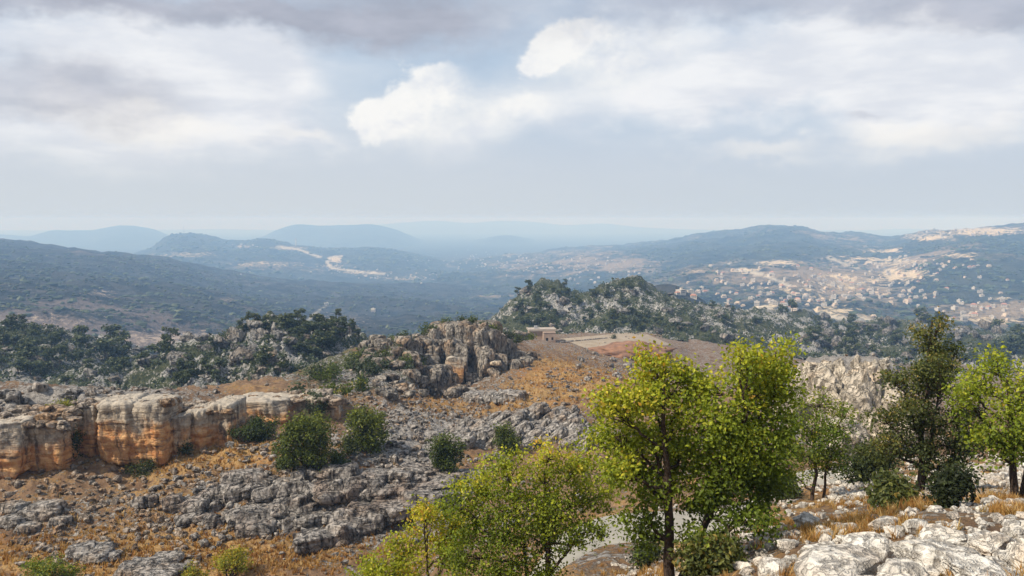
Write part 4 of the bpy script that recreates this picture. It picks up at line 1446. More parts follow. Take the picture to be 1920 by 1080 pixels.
HM = [house_mesh(v) for v in range(4)]
random.seed(201)
hz = []
for (cx, cy, rx, ry, n, what, vil) in [(1620, 545, 190, 36, 120, 'pale house', 'in the village below the right skyline'), (1480, 560, 110, 28, 45, 'pale house', 'in the scattered village above the plateau'), (1840, 590, 90, 24, 40, 'pale house', 'at the right edge of the village'),
                                       (1720, 500, 120, 22, 55, 'cream house', 'on the terraces above the village'), (1800, 436, 110, 9, 45, 'small house', 'on the right skyline ridge'), (1420, 515, 130, 18, 40, 'small house', 'beside the pale hillside track'), (1330, 560, 60, 18, 16, 'pale house', 'on the slope behind the conical hill'),
                                       (1080, 500, 120, 26, 90, 'tiny house', 'in the hazy valley town'), (930, 490, 110, 22, 80, 'tiny house', 'in the hazy valley town by the blue hill'), (640, 505, 90, 10, 25, 'tiny house', 'below the quarry scar'), (460, 462, 40, 6, 8, 'tiny white house', 'on the blue hill'), (750, 520, 90, 8, 25, 'tiny house', 'along the foot of the blue hill')]:
    for _ in range(n):
        px, py = random.gauss(cx, rx * .55), random.gauss(cy, ry * .55)
        q = hit(px, py)
        if q and 700 < q[0].y < 8000:
            hz.append((q[0].y, q[0], what, vil, px, py))
for (px, py, vil) in [(468, 510, 'standing alone on the wooded slope'), (452, 516, 'standing alone lower on the wooded slope'), (612, 572, 'at the end of the track on the wooded slope'), (700, 585, 'in the clearing on the wooded slope')]:
    q = hit(px, py)
    hz.append((0, q[0], 'white house', vil, px, py))
hz.sort(key=lambda q: q[0])
rest = []
for i, (d, P0, what, vil, px, py) in enumerate(hz):
    v = random.choices([0, 1, 2, 3], [4, 3, 2, 2])[0]
    sc = random.uniform(.38, .76)
    rz = random.uniform(-.7, .7)
    if i < 290:
        adj = ['flat roofed', 'stepped', 'tall', 'red roofed'][v]
        o = obj('house', HM[v][0], None, P0, (0, 0, rz), sc, label=('large ' if sc > .64 else '') + adj + ' ' + what + ' ' + vil, cat='house', group='houses ' + vil)
    else:
        V = HM[v][1] * sc
        c_, s_ = math.cos(rz), math.sin(rz)
        V = np.stack([V[:, 0] * c_ - V[:, 1] * s_, V[:, 0] * s_ + V[:, 1] * c_, V[:, 2]], 1) + np.array(P0)
        rest.append((V, HM[v][2]))
if rest:
    k = 0
    Vs, Fs = [], []
    for V, F in rest:
        Vs.append(V)
        Fs.append(F + k)
        k += len(V)
    obj('distant_town', mesh('distant_town', np.concatenate(Vs), np.concatenate(Fs), M['plaster'], False), label='hazy mass of far houses in the valley town', kind='stuff')
print('houses', len(hz))

# ------------------------------------------------------------------ vegetation
def tube(pts, rad, sides=7):
    pts = np.asarray(pts, float)
    n = len(pts)
    tg = np.gradient(pts, axis=0)
    tg /= np.linalg.norm(tg, axis=1)[:, None] + 1e-9
    ref = np.array([.3, .9, .1])
    V = []
    for i in range(n):
        a = np.cross(tg[i], ref)
        a /= np.linalg.norm(a) + 1e-9
        b = np.cross(tg[i], a)
        for j in range(sides):
            t_ = 2 * math.pi * j / sides
            V.append(pts[i] + rad[i] * (math.cos(t_) * a + math.sin(t_) * b))
    F = [(i * sides + j, i * sides + (j + 1) % sides, (i + 1) * sides + (j + 1) % sides, (i + 1) * sides + j) for i in range(n - 1) for j in range(sides)]
    return np.array(V), np.array(F)


def wobble(a, b, n, amp, r, sag=0.0):
    a, b = np.asarray(a, float), np.asarray(b, float)
    s = np.linspace(0, 1, n)[:, None]
    p = a + (b - a) * s
    L = np.linalg.norm(b - a)
    w = r.normal(size=(n, 3)) * amp * L
    w = (w + np.roll(w, 1, 0)) * .5 * np.sin(s * math.pi)
    p = p + w
    p[:, 2] += sag * L * np.sin(s[:, 0] * math.pi)
    return p


def leaves(C, L, r, up=.5, outc=None, out=.4, wid=.55, tint=.5, tvar=.22):
    """one folded four-cornered leaf at each centre"""
    n = len(C)
    nrm = r.normal(size=(n, 3))
    nrm[:, 2] += up
    if outc is not None:
        o = C - outc
        nrm += out * o / (np.linalg.norm(o, axis=1)[:, None] + 1e-6)
    nrm /= np.linalg.norm(nrm, axis=1)[:, None]
    a = np.cross(nrm, r.normal(size=(n, 3)))
    a /= np.linalg.norm(a, axis=1)[:, None] + 1e-9
    b = np.cross(nrm, a)
    l = (L * r.uniform(.7, 1.3, n))[:, None]
    f = nrm * l * .12
    V = np.stack([C - a * l * .5, C + b * l * wid * .5 + f, C + a * l * .5, C - b * l * wid * .5 + f], 1).reshape(-1, 3)
    F = np.arange(4 * n).reshape(-1, 4)
    tr = np.clip(tint + r.normal(size=n) * tvar * .6, 0, 1)
    tg = r.uniform(0, 1, n)
    T = np.repeat(np.stack([tr, tg, tr * 0], 1), 4, 0)
    return V, F, T


class Crown:
    def __init__(self):
        self.V, self.F, self.T, self.k = [], [], [], 0

    def add(self, V, F, T):
        self.V.append(V)
        self.F.append(F + self.k)
        self.T.append(T)
        self.k += len(V)

    def mesh(self, name, mat):
        return mesh(name, np.concatenate(self.V), np.concatenate(self.F), mat, False, {'tint': np.concatenate(self.T)})


def tree(name, label, cat, base, stems, blobs, D, mat, density, leaf, seed, tint=.5, depth=1.0, trunk_r=.10, up=.5, sig=.17, shell=.45, branch_amp=.06):
    """base: pixel of the foot; stems: list of (foot px, top px, top py); blobs: (px, py, rx, ry, tint shift)"""
    r = np.random.default_rng(seed)
    g = hit(base[0], base[1], [ground]) if base[2] is None else None
    if g:
        D = g[0].y
        B = np.array(g[0])
    else:
        a = at(base[0], base[1], D)
        q = down(a.x, a.y, [ground])
        B = np.array(q)
    m = D / FPX
    rt = root(name, Vector(B), label, cat)
    cx = np.mean([b[0] for b in blobs])
    W = max(b[0] + b[2] for b in blobs) - min(b[0] - b[2] for b in blobs)
    trunk_pts = []
    for si, (fx, tx, ty) in enumerate(stems):
        f = np.array(at(fx, base[1], D))
        f[2] = B[2] - .25
        f[1] = B[1] + (si * .25)
        tp = np.array(at(tx, ty, D))
        tp[1] += r.uniform(-.3, .3)
        pts = wobble(f, tp, 12, .012, r)
        L = np.linalg.norm(tp - f)
        rad = np.linspace(1, .16, 12) ** .85 * trunk_r * (1 if si == 0 else .75)
        rad[0] *= 1.35
        V, F = tube(pts, rad, 9)
        obj('trunk', mesh('trunk', V - B, F, M['bark'], True), rt)
        trunk_pts.append((pts, rad))
    cr = Crown()
    for bi, bl in enumerate(blobs):
        px, py, rx, ry = bl[:4]
        ts = bl[4] if len(bl) > 4 else 0
        C = np.array(at(px, py, D))
        C[1] += r.uniform(-.5, .5) * W * m * .5 * depth * (1 if bi % 2 else .6)
        R3 = np.array([rx * m, (rx + ry) * .5 * m * 1.05, ry * m])
        # limb from the nearest sensible stem point below the blob
        pts, rad = min(trunk_pts, key=lambda q: abs(q[0][-1][0] - C[0]))
        idx = [i for i in range(3, len(pts)) if pts[i][2] < C[2] - .12 * abs(C[0] - pts[i][0])]
        i0 = idx[-1] if idx else 3
        i0 = max(2, i0 - r.integers(0, 3))
        lp = wobble(pts[i0], C, 8, branch_amp, r, -.06)
        r0 = min(rad[i0] * .7, .06)
        V, F = tube(lp, np.linspace(r0, .012, 8), 6)
        Vs, Fs, k = [V], [F], len(V)
        ncl = max(6, int(density * rx * ry / 105))
        dirs = r.normal(size=(ncl, 3))
        dirs /= np.linalg.norm(dirs, axis=1)[:, None]
        rr = r.uniform(0, 1, ncl) ** shell
        cc = C + dirs * rr[:, None] * R3
        for q in cc[:10]:
            tw = wobble(lp[r.integers(4, 8)], q, 5, .08, r)
            V, F = tube(tw, np.linspace(.014, .005, 5), 4)
            Vs.append(V)
            Fs.append(F + k)
            k += len(V)
        obj('branch', mesh('branch', np.concatenate(Vs) - B, np.concatenate(Fs), M['bark'], True), rt)
        per = 36
        lc = np.repeat(cc, per, 0) + r.normal(size=(ncl * per, 3)) * sig * np.array([1, 1, .75])
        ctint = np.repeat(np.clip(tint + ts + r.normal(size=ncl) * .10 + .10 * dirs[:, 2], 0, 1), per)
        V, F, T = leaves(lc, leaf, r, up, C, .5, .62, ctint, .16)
        cr.add(V - B, F, T)
    obj('crown', cr.mesh('crown', mat), rt)
    return rt


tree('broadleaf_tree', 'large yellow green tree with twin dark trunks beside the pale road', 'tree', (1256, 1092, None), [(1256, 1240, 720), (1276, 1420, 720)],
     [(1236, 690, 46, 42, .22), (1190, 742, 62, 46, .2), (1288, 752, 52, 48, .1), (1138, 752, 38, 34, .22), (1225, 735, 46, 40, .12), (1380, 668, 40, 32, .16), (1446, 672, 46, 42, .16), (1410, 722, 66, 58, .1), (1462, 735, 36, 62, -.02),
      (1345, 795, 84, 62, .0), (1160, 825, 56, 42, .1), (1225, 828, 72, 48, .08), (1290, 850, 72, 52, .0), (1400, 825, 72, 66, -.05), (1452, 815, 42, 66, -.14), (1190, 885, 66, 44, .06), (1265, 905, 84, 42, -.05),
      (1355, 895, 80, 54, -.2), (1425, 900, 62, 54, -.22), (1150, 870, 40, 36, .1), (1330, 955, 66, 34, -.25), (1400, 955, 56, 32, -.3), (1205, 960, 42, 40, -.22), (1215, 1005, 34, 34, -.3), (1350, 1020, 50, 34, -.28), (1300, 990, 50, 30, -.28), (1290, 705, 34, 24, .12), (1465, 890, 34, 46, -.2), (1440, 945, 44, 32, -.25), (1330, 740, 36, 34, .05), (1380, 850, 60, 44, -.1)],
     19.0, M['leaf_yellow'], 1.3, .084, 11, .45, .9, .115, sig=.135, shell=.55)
tree('broadleaf_tree', 'spreading green tree left of the road with a dark leaning trunk', 'tree', (1030, 1190, 1), [(1030, 1020, 880), (1010, 960, 930)],
     [(950, 872, 52, 40, .12), (1030, 850, 36, 30, .3), (1085, 880, 56, 42, .15), (1020, 905, 60, 46, .1), (900, 925, 58, 42, .12), (965, 945, 66, 46, .0), (1045, 955, 60, 46, -.05), (1110, 935, 50, 44, .05), (890, 985, 50, 40, -.05),
      (950, 1010, 66, 50, -.1), (1020, 1020, 54, 50, -.12), (1120, 985, 34, 26, .0), (1075, 995, 36, 32, -.08), (930, 1065, 70, 44, -.12), (1015, 1075, 46, 44, -.12), (870, 1040, 46, 42, -.06), (850, 945, 34, 28, -.08)],
     21.0, M['leaf_yellow'], 1.5, .088, 12, .43, .9, .10, sig=.14, shell=.55)
tree('broadleaf_tree', 'low yellowing tree with a few orange leaves at the bottom edge', 'tree', (800, 1195, 1), [(800, 800, 1010), (790, 740, 1050)],
     [(800, 985, 44, 32, .2), (850, 1000, 46, 34, .16), (770, 1040, 50, 36, .18), (830, 1050, 60, 40, .1), (720, 1060, 46, 32, .08), (690, 1078, 34, 28, .05), (760, 1085, 60, 34, .14), (860, 1090, 56, 34, .0), (800, 950, 22, 16, .3)],
     22.0, M['leaf_yellow'], 1.5, .095, 13, .50, .9, .08, sig=.145, shell=.55)
tree('broadleaf_tree', 'small bushy green tree on two thin trunks right of the large tree', 'tree', (1523, 938, None), [(1523, 1535, 780), (1549, 1550, 800)],
     [(1540, 762, 50, 28, .1), (1508, 800, 44, 36, .0), (1568, 795, 42, 36, .0), (1540, 822, 54, 34, -.05), (1500, 850, 40, 36, .05), (1575, 842, 36, 32, -.05), (1530, 868, 46, 30, .08), (1486, 790, 26, 30, .05), (1495, 895, 30, 20, .15), (1565, 880, 36, 22, .05)],
     26.0, M['leaf_green'], 1.5, .085, 14, .55, .9, .07, sig=.15, shell=.55)
tree('pine_tree', 'dark olive conifer with a spiky crown and black trunk', 'tree', (1722, 925, None), [(1722, 1752, 600), (1734, 1760, 720)],
     [(1752, 606, 20, 18, .1), (1745, 630, 34, 20, .12), (1758, 652, 42, 20, .05), (1738, 672, 48, 20, .05), (1796, 662, 24, 20, -.1), (1716, 694, 50, 20, .0), (1770, 698, 48, 22, -.05), (1696, 722, 42, 18, .05), (1745, 732, 66, 22, -.05),
      (1796, 735, 38, 22, -.12), (1684, 752, 42, 18, .08), (1740, 770, 80, 22, -.05), (1806, 775, 40, 26, -.15), (1664, 788, 46, 18, .05), (1722, 802, 82, 22, -.05), (1802, 812, 56, 28, -.18), (1652, 822, 40, 18, .05),
      (1732, 840, 88, 24, -.12), (1816, 845, 48, 30, -.2), (1672, 862, 54, 22, -.05), (1765, 872, 66, 24, -.18)],
     26.0, M['leaf_olive'], 2.0, .085, 15, .66, 1.0, .10, .2, .14, .6)
tree('broadleaf_tree', 'yellowing olive tree cut by the right edge of the picture', 'tree', (1903, 936, None), [(1903, 1890, 710), (1926, 1950, 730)],
     [(1882, 690, 40, 30, .1), (1850, 724, 42, 34, .08), (1908, 732, 48, 44, .1), (1962, 715, 50, 44, .1), (1826, 762, 32, 30, .05), (1876, 778, 56, 38, .0), (1940, 782, 58, 44, .02), (1845, 812, 44, 28, -.05), (1905, 826, 56, 32, -.08), (1860, 845, 36, 20, -.1), (1975, 835, 56, 40, -.05), (2010, 770, 50, 50, 0), (1820, 735, 22, 18, .1)],
     26.0, M['leaf_yellow'], 1.3, .095, 16, .42, .9, .105)
print('trees done')


def bush(label, px, py, rx, ry, mat, seed, tint=.45, leaf=.2, n=1500, name='bush', cat='bush', group=None, sheets=None, lumps=9, D=None):
    """px, py = middle of its foot; rx, ry half sizes in pixels"""
    r = np.random.default_rng(seed)
    if D is not None:
        B = np.array(at(px, py, D))
    else:
        q = hit(px, py, sheets or [ground])
        if q is None:
            return None
        B = np.array(q[0])
    m = B[1] / FPX
    rt = root(name, Vector(B), label, cat, group)
    cr = Crown()
    Vs, Fs, k = [], [], 0
    for i in range(lumps):
        a = r.uniform(0, 2 * math.pi)
        u = r.uniform(.1, .8)
        h = r.uniform(.35, 1.5) if i else 1.5
        w = math.sqrt(max(.1, 1 - ((h - .85) / .95) ** 2))
        C = np.array([math.cos(a) * u * rx * m * w, math.sin(a) * u * rx * m * .9 * w, h * ry * m])
        R3 = np.array([rx, rx, ry]) * m * r.uniform(.30, .66)
        nl = n // lumps
        ncl = max(3, nl // 14)
        d = r.normal(size=(ncl, 3))
        d /= np.linalg.norm(d, axis=1)[:, None]
        cc = C + d * (r.uniform(0, 1, ncl) ** .4)[:, None] * R3
        lc = np.repeat(cc, 14, 0) + r.normal(size=(ncl * 14, 3)) * leaf * 1.1
        lc[:, 2] = np.maximum(lc[:, 2], .02)
        V, F, T = leaves(lc, leaf, r, .5, np.array([0, 0, ry * m * .6]), .6, .6, np.repeat(np.clip(tint + .12 * d[:, 2] + r.normal(size=ncl) * .1, 0, 1), 14), .18)  # clump tops tinted lighter, sunlit look put into the leaf colour
        cr.add(V, F, T)
        V, F = tube(wobble((0, 0, -.15), C, 5, .06, r), np.linspace(.05, .015, 5) * max(1, rx * m / 1.2), 5)
        Vs.append(V)
        Fs.append(F + k)
        k += len(V)
    obj('stem', mesh('stem', np.concatenate(Vs), np.concatenate(Fs), M['bark'], True), rt)
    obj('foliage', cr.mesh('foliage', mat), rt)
    return rt


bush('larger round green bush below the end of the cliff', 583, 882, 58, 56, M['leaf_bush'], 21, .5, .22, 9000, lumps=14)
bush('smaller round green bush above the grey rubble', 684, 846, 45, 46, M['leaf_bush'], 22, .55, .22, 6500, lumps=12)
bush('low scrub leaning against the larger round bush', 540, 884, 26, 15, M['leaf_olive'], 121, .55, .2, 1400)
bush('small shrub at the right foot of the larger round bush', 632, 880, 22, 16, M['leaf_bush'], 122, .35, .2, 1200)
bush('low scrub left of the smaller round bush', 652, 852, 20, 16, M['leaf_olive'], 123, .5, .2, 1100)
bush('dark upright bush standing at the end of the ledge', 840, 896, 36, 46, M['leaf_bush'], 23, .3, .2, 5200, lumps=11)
bush('grey green bush on the tilted outcrop', 948, 850, 32, 30, M['leaf_bush'], 24, .42, .2, 3600)
bush('dark bush under the overhang at the end of the cliff', 478, 824, 40, 22, M['leaf_bush'], 25, .15, .22, 3200)
bush('dark bush on the grey end of the cliff', 588, 780, 40, 24, M['leaf_far'], 26, .5, .25, 3000)
bush('dark bush in the cleft between the orange buttresses', 137, 862, 18, 34, M['leaf_bush'], 27, .2, .2, 1200)
bush('yellow green bush on top of the cliff', 118, 772, 24, 12, M['leaf_bush'], 28, .85, .2, 900)
bush('low olive bush at the foot of the cliff face', 262, 885, 46, 10, M['leaf_olive'], 29, .45, .2, 1200)
bush('small bush against the cliff buttress', 345, 850, 18, 12, M['leaf_olive'], 30, .4, .2, 700)
bush('bright green shrub cut by the bottom edge at the left', 95, 1092, 62, 24, M['leaf_green'], 31, .6, .16, 2600)
bush('yellow green shrub cut by the bottom edge below the ledge', 430, 1090, 44, 32, M['leaf_green'], 32, .88, .16, 2400)
bush('yellow green sprig beside the shrub at the bottom edge', 368, 1092, 26, 20, M['leaf_green'], 33, .85, .16, 1000)
bush('dark leafless looking shrub at the foot of the pine', 1782, 948, 40, 32, M['leaf_olive'], 34, .1, .10, 2600)
bush('olive shrub spreading left of the pine trunk', 1680, 955, 56, 28, M['leaf_olive'], 35, .62, .12, 2800)
bush('dark shrub behind the olive shrub by the pine', 1635, 908, 50, 36, M['leaf_olive'], 36, .35, .12, 4200)
bush('low green shrub at the foot of the small tree', 1470, 935, 40, 22, M['leaf_olive'], 37, .5, .12, 1600)
bush('brown green shrub right of the large tree trunk', 1340, 1075, 56, 34, M['leaf_olive'], 38, .75, .10, 3000)
bush('dark shrub beside the large tree trunk', 1215, 1075, 36, 30, M['leaf_olive'], 39, .4, .10, 2000)
bush('green bush behind the crag foot', 1605, 838, 40, 20, M['leaf_bush'], 40, .5, .2, 1400)
bush('dark bush on the shoulder of the tor', 952, 655, 16, 17, M['leaf_far'], 41, .5, .4, 900)
bush('evergreen bush on the skyline left of the tor', 800, 642, 20, 18, M['leaf_bush'], 42, .35, .4, 1000)
bush('dark evergreen bush further left on the tor skyline', 762, 642, 15, 9, M['leaf_far'], 43, .5, .4, 600)
bush('dark round bush by the concrete building', 1034, 606, 14, 9, M['leaf_far'], 44, .4, .5, 500, sheets=[hill_c, ground])
for i, (px, py, w) in enumerate([(838, 609, 13), (862, 606, 12), (886, 606, 14), (908, 612, 12), (925, 622, 14), (972, 642, 13), (996, 636, 11)]):
    bush(['grey green', 'olive', 'dark', 'low', 'dense', 'round', 'sparse'][i] + ' scrub bush on the top of the tor ' + ('left of its middle' if px < 875 else 'right of its middle'), px, py, w * .8, w * .4, M['leaf_olive' if i % 2 else 'leaf_bush'], 460 + i, .45, .3, 380, group='scrub on the tor', lumps=5, D=[160, 161, 161.5, 160, 159, 163, 168][i])
bush('small dark bush in the tan field', 1150, 636, 6, 5, M['leaf_far'], 45, .5, .3, 260)

# evergreens of the hills: four shapes, each with a crown and a trunk
def far_tree_meshes(seed, tall):
    r = np.random.default_rng(seed)
    cr = Crown()
    for i in range(8):
        h = r.uniform(.28, .88)
        w = (1 - abs(h - .5) * 1.0) * .36
        a = r.uniform(0, 2 * math.pi)
        C = np.array([math.cos(a) * w * .7, math.sin(a) * w * .7, h])
        d = r.normal(size=(46, 3))
        d /= np.linalg.norm(d, axis=1)[:, None]
        lc = C + d * (r.uniform(0, 1, 46) ** .4)[:, None] * np.array([.19, .19, .15])
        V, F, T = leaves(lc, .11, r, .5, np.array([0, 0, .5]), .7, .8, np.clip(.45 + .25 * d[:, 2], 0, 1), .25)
        cr.add(V, F, T)
    V, F = tube(wobble((0, 0, -.12), (0, 0, .62), 6, .03, r), np.linspace(.035, .01, 6), 6)
    return mesh('trunk', V, F, M['bark'], True), cr.mesh('crown', M['leaf_far'])


FT = [far_tree_meshes(400 + i, 0) for i in range(6)]
random.seed(301)


def far_trees(n, sh, zone, hs, what, group, others, clump=.0, tone=None):
    c = 0
    for _ in range(n * 8):
        if c >= n:
            break
        px, py = random.uniform(zone[0], zone[2]), random.uniform(zone[1], zone[3])
        q = hit(px, py, others)
        if q is None:
            continue
        s = hit(px, py, [sh])
        if s is None or abs(s[2] - q[2]) > .5:
            continue
        if clump:
            v = float(fbm2(np.array([q[0].x / clump]), np.array([q[0].y / clump]), 3, 7)[0])
            if v < .5:
                continue
        h = random.uniform(*hs) * q[0].y / FPX
        w = random.uniform(.9, 1.5)
        k = random.randrange(6)
        lab = ('broad ' if w > 1.2 else 'narrow ') + ('tall ' if h * FPX / q[0].y > (hs[0] + hs[1]) / 2 else 'low ') + what + ' ' + where(px, py)
        rt = root('evergreen_tree', q[0], lab, 'tree', group)
        rt.scale = (h * w, h * w, h)
        rt.rotation_euler = (0, 0, random.uniform(0, 6))
        obj('trunk', FT[k][0], rt)
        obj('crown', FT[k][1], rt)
        c += 1


allh = [ground, hill_a, hill_b, hill_c, hill_d]
far_trees(64, hill_b, (110, 598, 690, 750), (16, 38), 'dark evergreen tree', 'evergreens on the pale rocky hill', allh, 18)
far_trees(14, hill_b, (430, 594, 690, 625), (16, 26), 'skyline evergreen tree', 'evergreens on the skyline of the pale rocky hill', allh)
far_trees(46, hill_a, (0, 605, 280, 730), (20, 40), 'blue green evergreen tree', 'evergreens on the dark left hill', allh)
far_trees(75, hill_c, (930, 530, 1420, 640), (9, 22), 'dark evergreen tree', 'evergreens on the wooded hill', allh, 24)
far_trees(70, hill_d, (1280, 585, 1920, 690), (14, 30), 'dark scrubby tree', 'evergreens on the dark plateau', allh, 30)
random.seed(311)
for i in range(30):
    px = random.uniform(540, 790)
    sky_ = np.interp(px, [540, 640, 690, 740, 800], [730, 675, 655, 640, 630])
    py = sky_ + random.uniform(4, 70)
    w = random.uniform(7, 15)
    bush(('small ' if w < 11 else 'larger ') + 'olive scrub bush on the slope ' + where(px, py), px, py, w, w * .8, M['leaf_bush' if i % 2 else 'leaf_far'], 600 + i, .42, .4, 240, group='scrub on the slope left of the tor', lumps=5)

# ------------------------------------------------------------------ stuff: woods, scrub, rubble, grass
def gather(name, parts, mat, label, smooth=False, attrs=None):
    k, Vs, Fs = 0, [], []
    for V, F in parts:
        Vs.append(V)
        Fs.append(F + k)
        k += len(V)
    return obj(name, mesh(name, np.concatenate(Vs), np.concatenate(Fs), mat, smooth, attrs), label=label, kind='stuff')


def wood(name, label, sh, n, size, seed, thresh, smax=1.02, mat=None, L=120., bare=.5):
    """many little crowns over a far slope"""
    r = np.random.default_rng(seed)
    V = sh.V.reshape(-1, 3)
    okv = (sh.S.ravel() < smax) & (sh.mask.reshape(-1, 3)[:, 0] < .3)
    f = fbm2(V[:, 0] / L, V[:, 1] / L, 4, seed)
    keep = np.where(okv & (f > thresh) & (sh.mask.reshape(-1, 3)[:, 1] < bare))[0]
    idx = r.choice(keep, n)
    P0 = V[idx]
    sp = P0[:, 1:2] * .004
    P0 = P0 + r.normal(size=(n, 3)) * np.concatenate([sp, sp * 2, sp * 0], 1)
    z = np.empty(n)
    okk = np.ones(n, bool)
    for i in range(n):
        q = down(float(P0[i, 0]), float(P0[i, 1]), [sh])
        if q is None:
            okk[i] = False
            continue
        z[i] = q.z
    P0, z = P0[okk], z[okk]
    n = len(P0)
    U, F = ico(1)
    s = size[0] + (size[1] - size[0]) * r.uniform(0, 1, n) ** 2.2
    sh3 = np.stack([s * r.uniform(.8, 1.9, n), s * r.uniform(.8, 1.9, n), s * r.uniform(.5, .95, n)], 1)
    jit = r.uniform(.55, 1.35, (n, len(U), 1))
    VV = U[None] * jit * sh3[:, None, :] + np.stack([P0[:, 0], P0[:, 1], z + s * .3], 1)[:, None, :]
    FF = F[None] + (np.arange(n) * len(U))[:, None, None]
    tr = np.repeat(np.stack([np.clip(r.normal(.42, .2, n), 0, 1), r.uniform(0, 1, n), s * 0], 1), len(U), 0)
    obj(name, mesh(name, VV.reshape(-1, 3), FF.reshape(-1, 3), mat or M['leaf_far'], False, {'tint': tr}), label=label, kind='stuff')


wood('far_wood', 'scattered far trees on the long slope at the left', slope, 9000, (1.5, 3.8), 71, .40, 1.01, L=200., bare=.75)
wood('far_wood', 'scattered far trees on the village hillside', hill_r, 7000, (3, 6.5), 72, .38, 1.01, L=300.)
wood('far_wood', 'far trees on the blue hill with the quarry', hill_m, 1500, (6, 12), 73, .4, 1.01, L=300.)


def scrub(sh, n, size, seed, label, thresh, L):
    r = np.random.default_rng(seed)
    V = sh.V.reshape(-1, 3)
    ok_ = (sh.S.ravel() < 1.02)
    f = fbm2(V[:, 0] / L, V[:, 1] / L, 4, seed)
    idx = r.choice(np.where(ok_ & (f > thresh))[0], n)
    P0 = V[idx] + r.normal(size=(n, 3)) * np.array([.6, .6, 0])
    s = r.uniform(size[0], size[1], n)
    per = 11
    C = np.repeat(P0, per, 0) + r.normal(size=(n * per, 3)) * np.repeat(s, per)[:, None] * np.array([.5, .5, .3]) + np.repeat(s, per)[:, None] * np.array([0, 0, .3])
    V2, F2, T2 = leaves(C, np.repeat(s, per) * .5, r, .6, None, 0, .8, .45, .3)
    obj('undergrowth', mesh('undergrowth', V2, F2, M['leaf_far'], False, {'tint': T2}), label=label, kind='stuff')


scrub(hill_a, 3600, (.7, 2.0), 81, 'low scrub covering the dark left hill', .42, 20)
scrub(hill_b, 2600, (.5, 1.5), 82, 'low scrub on the pale rocky hill', .45, 14)
scrub(hill_c, 3600, (.8, 2.0), 83, 'low scrub on the wooded hill behind the building', .42, 24)
scrub(hill_d, 5200, (.9, 2.4), 84, 'low scrub on the dark plateau', .42, 28)

# loose stones
def stones(name, label, mat, pick, n, size, seed, level=1, sink=.2):
    r = np.random.default_rng(seed)
    V = ground.V.reshape(-1, 3)
    w = pick(ground.px.ravel(), topx((V[:, 0], V[:, 1], V[:, 2]))[1], V[:, 1], V)
    w = w / w.sum()
    idx = r.choice(len(V), n, p=w)
    P0 = V[idx] + r.normal(size=(n, 3)) * (V[idx][:, 1:2] * .002) * np.array([1, 1.5, 0])
    k = 8
    forms = [rock_shape(seed * 50 + i, n=level, box=3.5, cuts=7, rough=.2, fine=0)[0] for i in range(k)]
    F = ico(level)[1]
    form = np.array(forms)[r.integers(0, k, n)]
    s = size[0] + (size[1] - size[0]) * r.uniform(0, 1, n) ** 2.5
    a = r.uniform(0, 6.28, n)
    c_, s_ = np.cos(a)[:, None], np.sin(a)[:, None]
    x, y, z = form[:, :, 0] * r.uniform(.8, 1.4, n)[:, None], form[:, :, 1], form[:, :, 2] * r.uniform(.45, .9, n)[:, None]
    VV = np.stack([x * c_ - y * s_, x * s_ + y * c_, z], -1) * s[:, None, None] + P0[:, None, :] + (s * (.6 - sink))[:, None, None] * np.array([0, 0, 1])
    FF = F[None] + (np.arange(n) * form.shape[1])[:, None, None]
    obj(name, mesh(name, VV.reshape(-1, 3), FF.reshape(-1, 3), mat, False), label=label, kind='stuff')


def zsum(zs):
    def f(px, py, y, V):
        w = np.zeros_like(px)
        for cx, cy, rx, ry, k in zs:
            w += k * np.exp(-(((px - cx) / rx) ** 2 + ((py - cy) / ry) ** 2) * 1.2)
        return w * (y > 42) + 1e-9
    return f


stones('rubble', 'loose grey stones scattered over the slope', M['grey_rock'], zsum([(620, 950, 330, 80, 1), (770, 820, 120, 80, 1.6), (980, 800, 160, 55, 1), (860, 700, 190, 80, .6), (1160, 690, 150, 40, .8), (530, 850, 60, 40, 1), (150, 745, 280, 22, .7)]), 6000, (.10, .42), 5, 1)
stones('rubble', 'loose brown stones scattered over the orange slope', M['slope_rock'], zsum([(200, 960, 330, 110, 1), (420, 870, 160, 40, .7), (900, 750, 200, 40, .5), (1050, 700, 120, 50, .3), (640, 760, 110, 60, .5)]), 4600, (.07, .32), 7, 1)
stones('rubble', 'loose pale stones on the slope behind the large tree', M['slope_rock'], zsum([(1330, 800, 220, 110, 1), (1750, 800, 200, 60, .6), (1450, 730, 120, 40, .6)]), 1800, (.10, .5), 9, 1)


def nearpick(px, py, y, V):
    n = fbm2(V[:, 0] / 2.5, V[:, 1] / 2.5, 3, 8)
    w = (y < 42) & (y > 7) & (px > 1150) & (px < 2050)
    rub = np.exp(-(((px - 1850) / 90) ** 2 + ((py - 902) / 32) ** 2)) * 6 + np.exp(-(((px - 1605) / 60) ** 2 + ((py - 905) / 24) ** 2)) * 5
    rd = np.interp(px, [p for p, _ in ROAD], [d for _, d in ROAD])
    road = (np.abs(y - rd) < 2.6) & (px < 1500)
    return w * (sstep(.46, .62, n) * np.where(y < 15, .35, 1.0) + .04 + rub) * (~road) + 1e-12


stones('rubble', 'white stones littering the ground of the foreground bank', M['white_rock'], nearpick, 4600, (.03, .16), 6, 1)


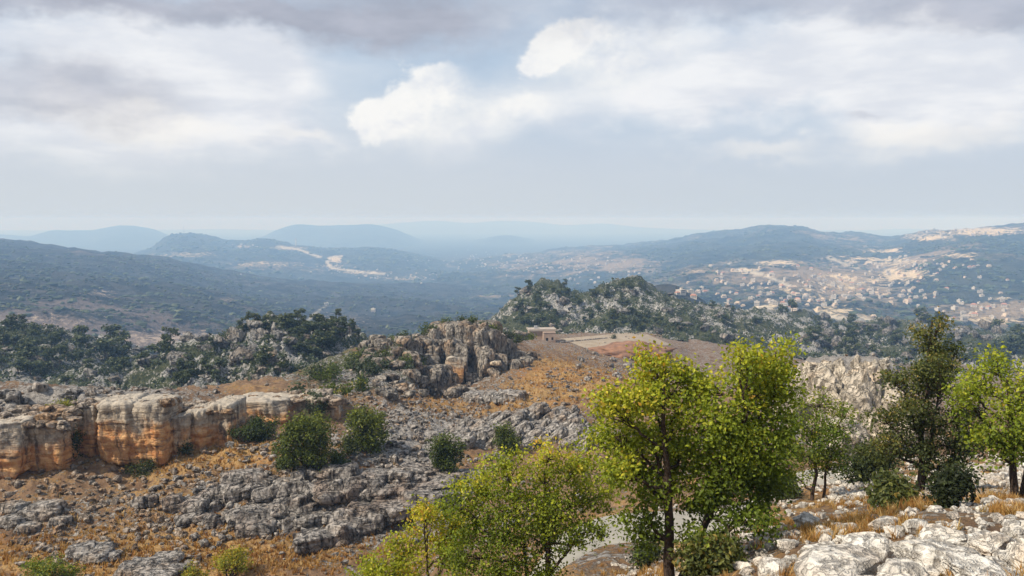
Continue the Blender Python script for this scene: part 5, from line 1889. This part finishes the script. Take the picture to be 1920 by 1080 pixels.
def grass(label, pick, n, h, per, seed, wid=.012, mat='leaf_dry', tint=.5):
    r = np.random.default_rng(seed)
    V = ground.V.reshape(-1, 3)
    w = pick(ground.px.ravel(), topx((V[:, 0], V[:, 1], V[:, 2]))[1], V[:, 1], V)
    idx = r.choice(len(V), n, p=w / w.sum())
    P0 = V[idx] + r.normal(size=(n, 3)) * (V[idx][:, 1:2] * .0025) * np.array([1, 1.5, 0])
    P0[:, 2] -= .02
    N = n * per
    B = np.repeat(P0, per, 0) + r.normal(size=(N, 3)) * np.array([.07, .07, 0]) * h * 2
    hh = h * r.uniform(.45, 1.2, N)
    lean = r.normal(size=(N, 2)) * .38
    tip = B + np.stack([lean[:, 0] * hh, lean[:, 1] * hh, hh], 1)
    a = r.uniform(0, 6.28, N)
    side = np.stack([np.cos(a), np.sin(a), a * 0], 1) * wid * (h / .3)
    mid = (B + tip) / 2 + np.stack([lean[:, 0] * hh, lean[:, 1] * hh, hh * 0], 1) * -.15
    VV = np.stack([B - side, B + side, mid + side * .8, tip, mid - side * .8], 1).reshape(-1, 3)
    k = np.arange(N)[:, None] * 5
    F = np.concatenate([k + np.array([0, 1, 2]), k + np.array([0, 2, 4]), k + np.array([4, 2, 3])])
    tt = np.repeat(np.clip(tint + r.normal(size=n) * .22, 0, 1), per)
    T = np.repeat(np.stack([np.clip(tt + r.normal(size=N) * .12, 0, 1), r.uniform(0, 1, N), tt * 0], 1), 5, 0)
    obj('dry_grass', mesh('dry_grass', VV, F, M[mat], False, {'tint': T}), label=label, kind='stuff')


def grasspick(px, py, y, V):
    n = fbm2(V[:, 0] / 1.6, V[:, 1] / 1.6, 3, 18)
    w = ((y < 42) & (y > 6.5) & (px > 1000) & (px < 2050)) * sstep(.47, .62, n)
    z = 0.12
    for cx, cy, rx, ry, k in [(1850, 955, 130, 28, 2.2), (1700, 970, 60, 14, 1.5), (1570, 985, 90, 22, 1.6), (1560, 1030, 60, 26, 1.2), (1310, 1065, 60, 25, 1.5), (1470, 1010, 60, 22, 1.2), (1590, 955, 60, 10, 1.0), (1180, 1070, 60, 20, 1.3), (1780, 945, 60, 12, 1)]:
        z = z + k * np.exp(-(((px - cx) / rx) ** 2 + ((py - cy) / ry) ** 2))
    rd = np.interp(px, [p for p, _ in ROAD], [d for _, d in ROAD])
    road = (np.abs(y - rd) < 2.7) & (px < 1500)
    return w * z * (~road) + 1e-12


grass('straw and rust coloured grass tufts on the foreground bank', grasspick, 1900, .21, 13, 31)
grass('dry golden grass over the rocky slope', zsum([(1060, 700, 130, 55, 1), (880, 760, 140, 22, .8), (250, 1030, 400, 60, 1), (380, 860, 190, 40, .8), (520, 1050, 120, 30, .8)]), 7000, .38, 5, 32, .03, tint=.4)
# things that would share a label get their place in the row
def ordinals():
    words = 'first second third fourth fifth sixth seventh eighth ninth tenth eleventh twelfth thirteenth fourteenth fifteenth sixteenth seventeenth eighteenth nineteenth twentieth twenty-first twenty-second twenty-third twenty-fourth twenty-fifth twenty-sixth twenty-seventh twenty-eighth twenty-ninth thirtieth thirty-first thirty-second thirty-third thirty-fourth thirty-fifth'.split()
    by = {}
    for o in scene.objects:
        if o.parent is None and 'category' in o and 'label' in o:
            by.setdefault(o['label'], []).append(o)
    for lab, os_ in by.items():
        if 1 < len(os_) <= 35 and len(lab.split()) <= 13:
            os_.sort(key=lambda o: o.location.x / o.location.y)
            for i, o in enumerate(os_):
                o['label'] = lab + ', ' + words[i] + ' from left'


ordinals()
print('all done')
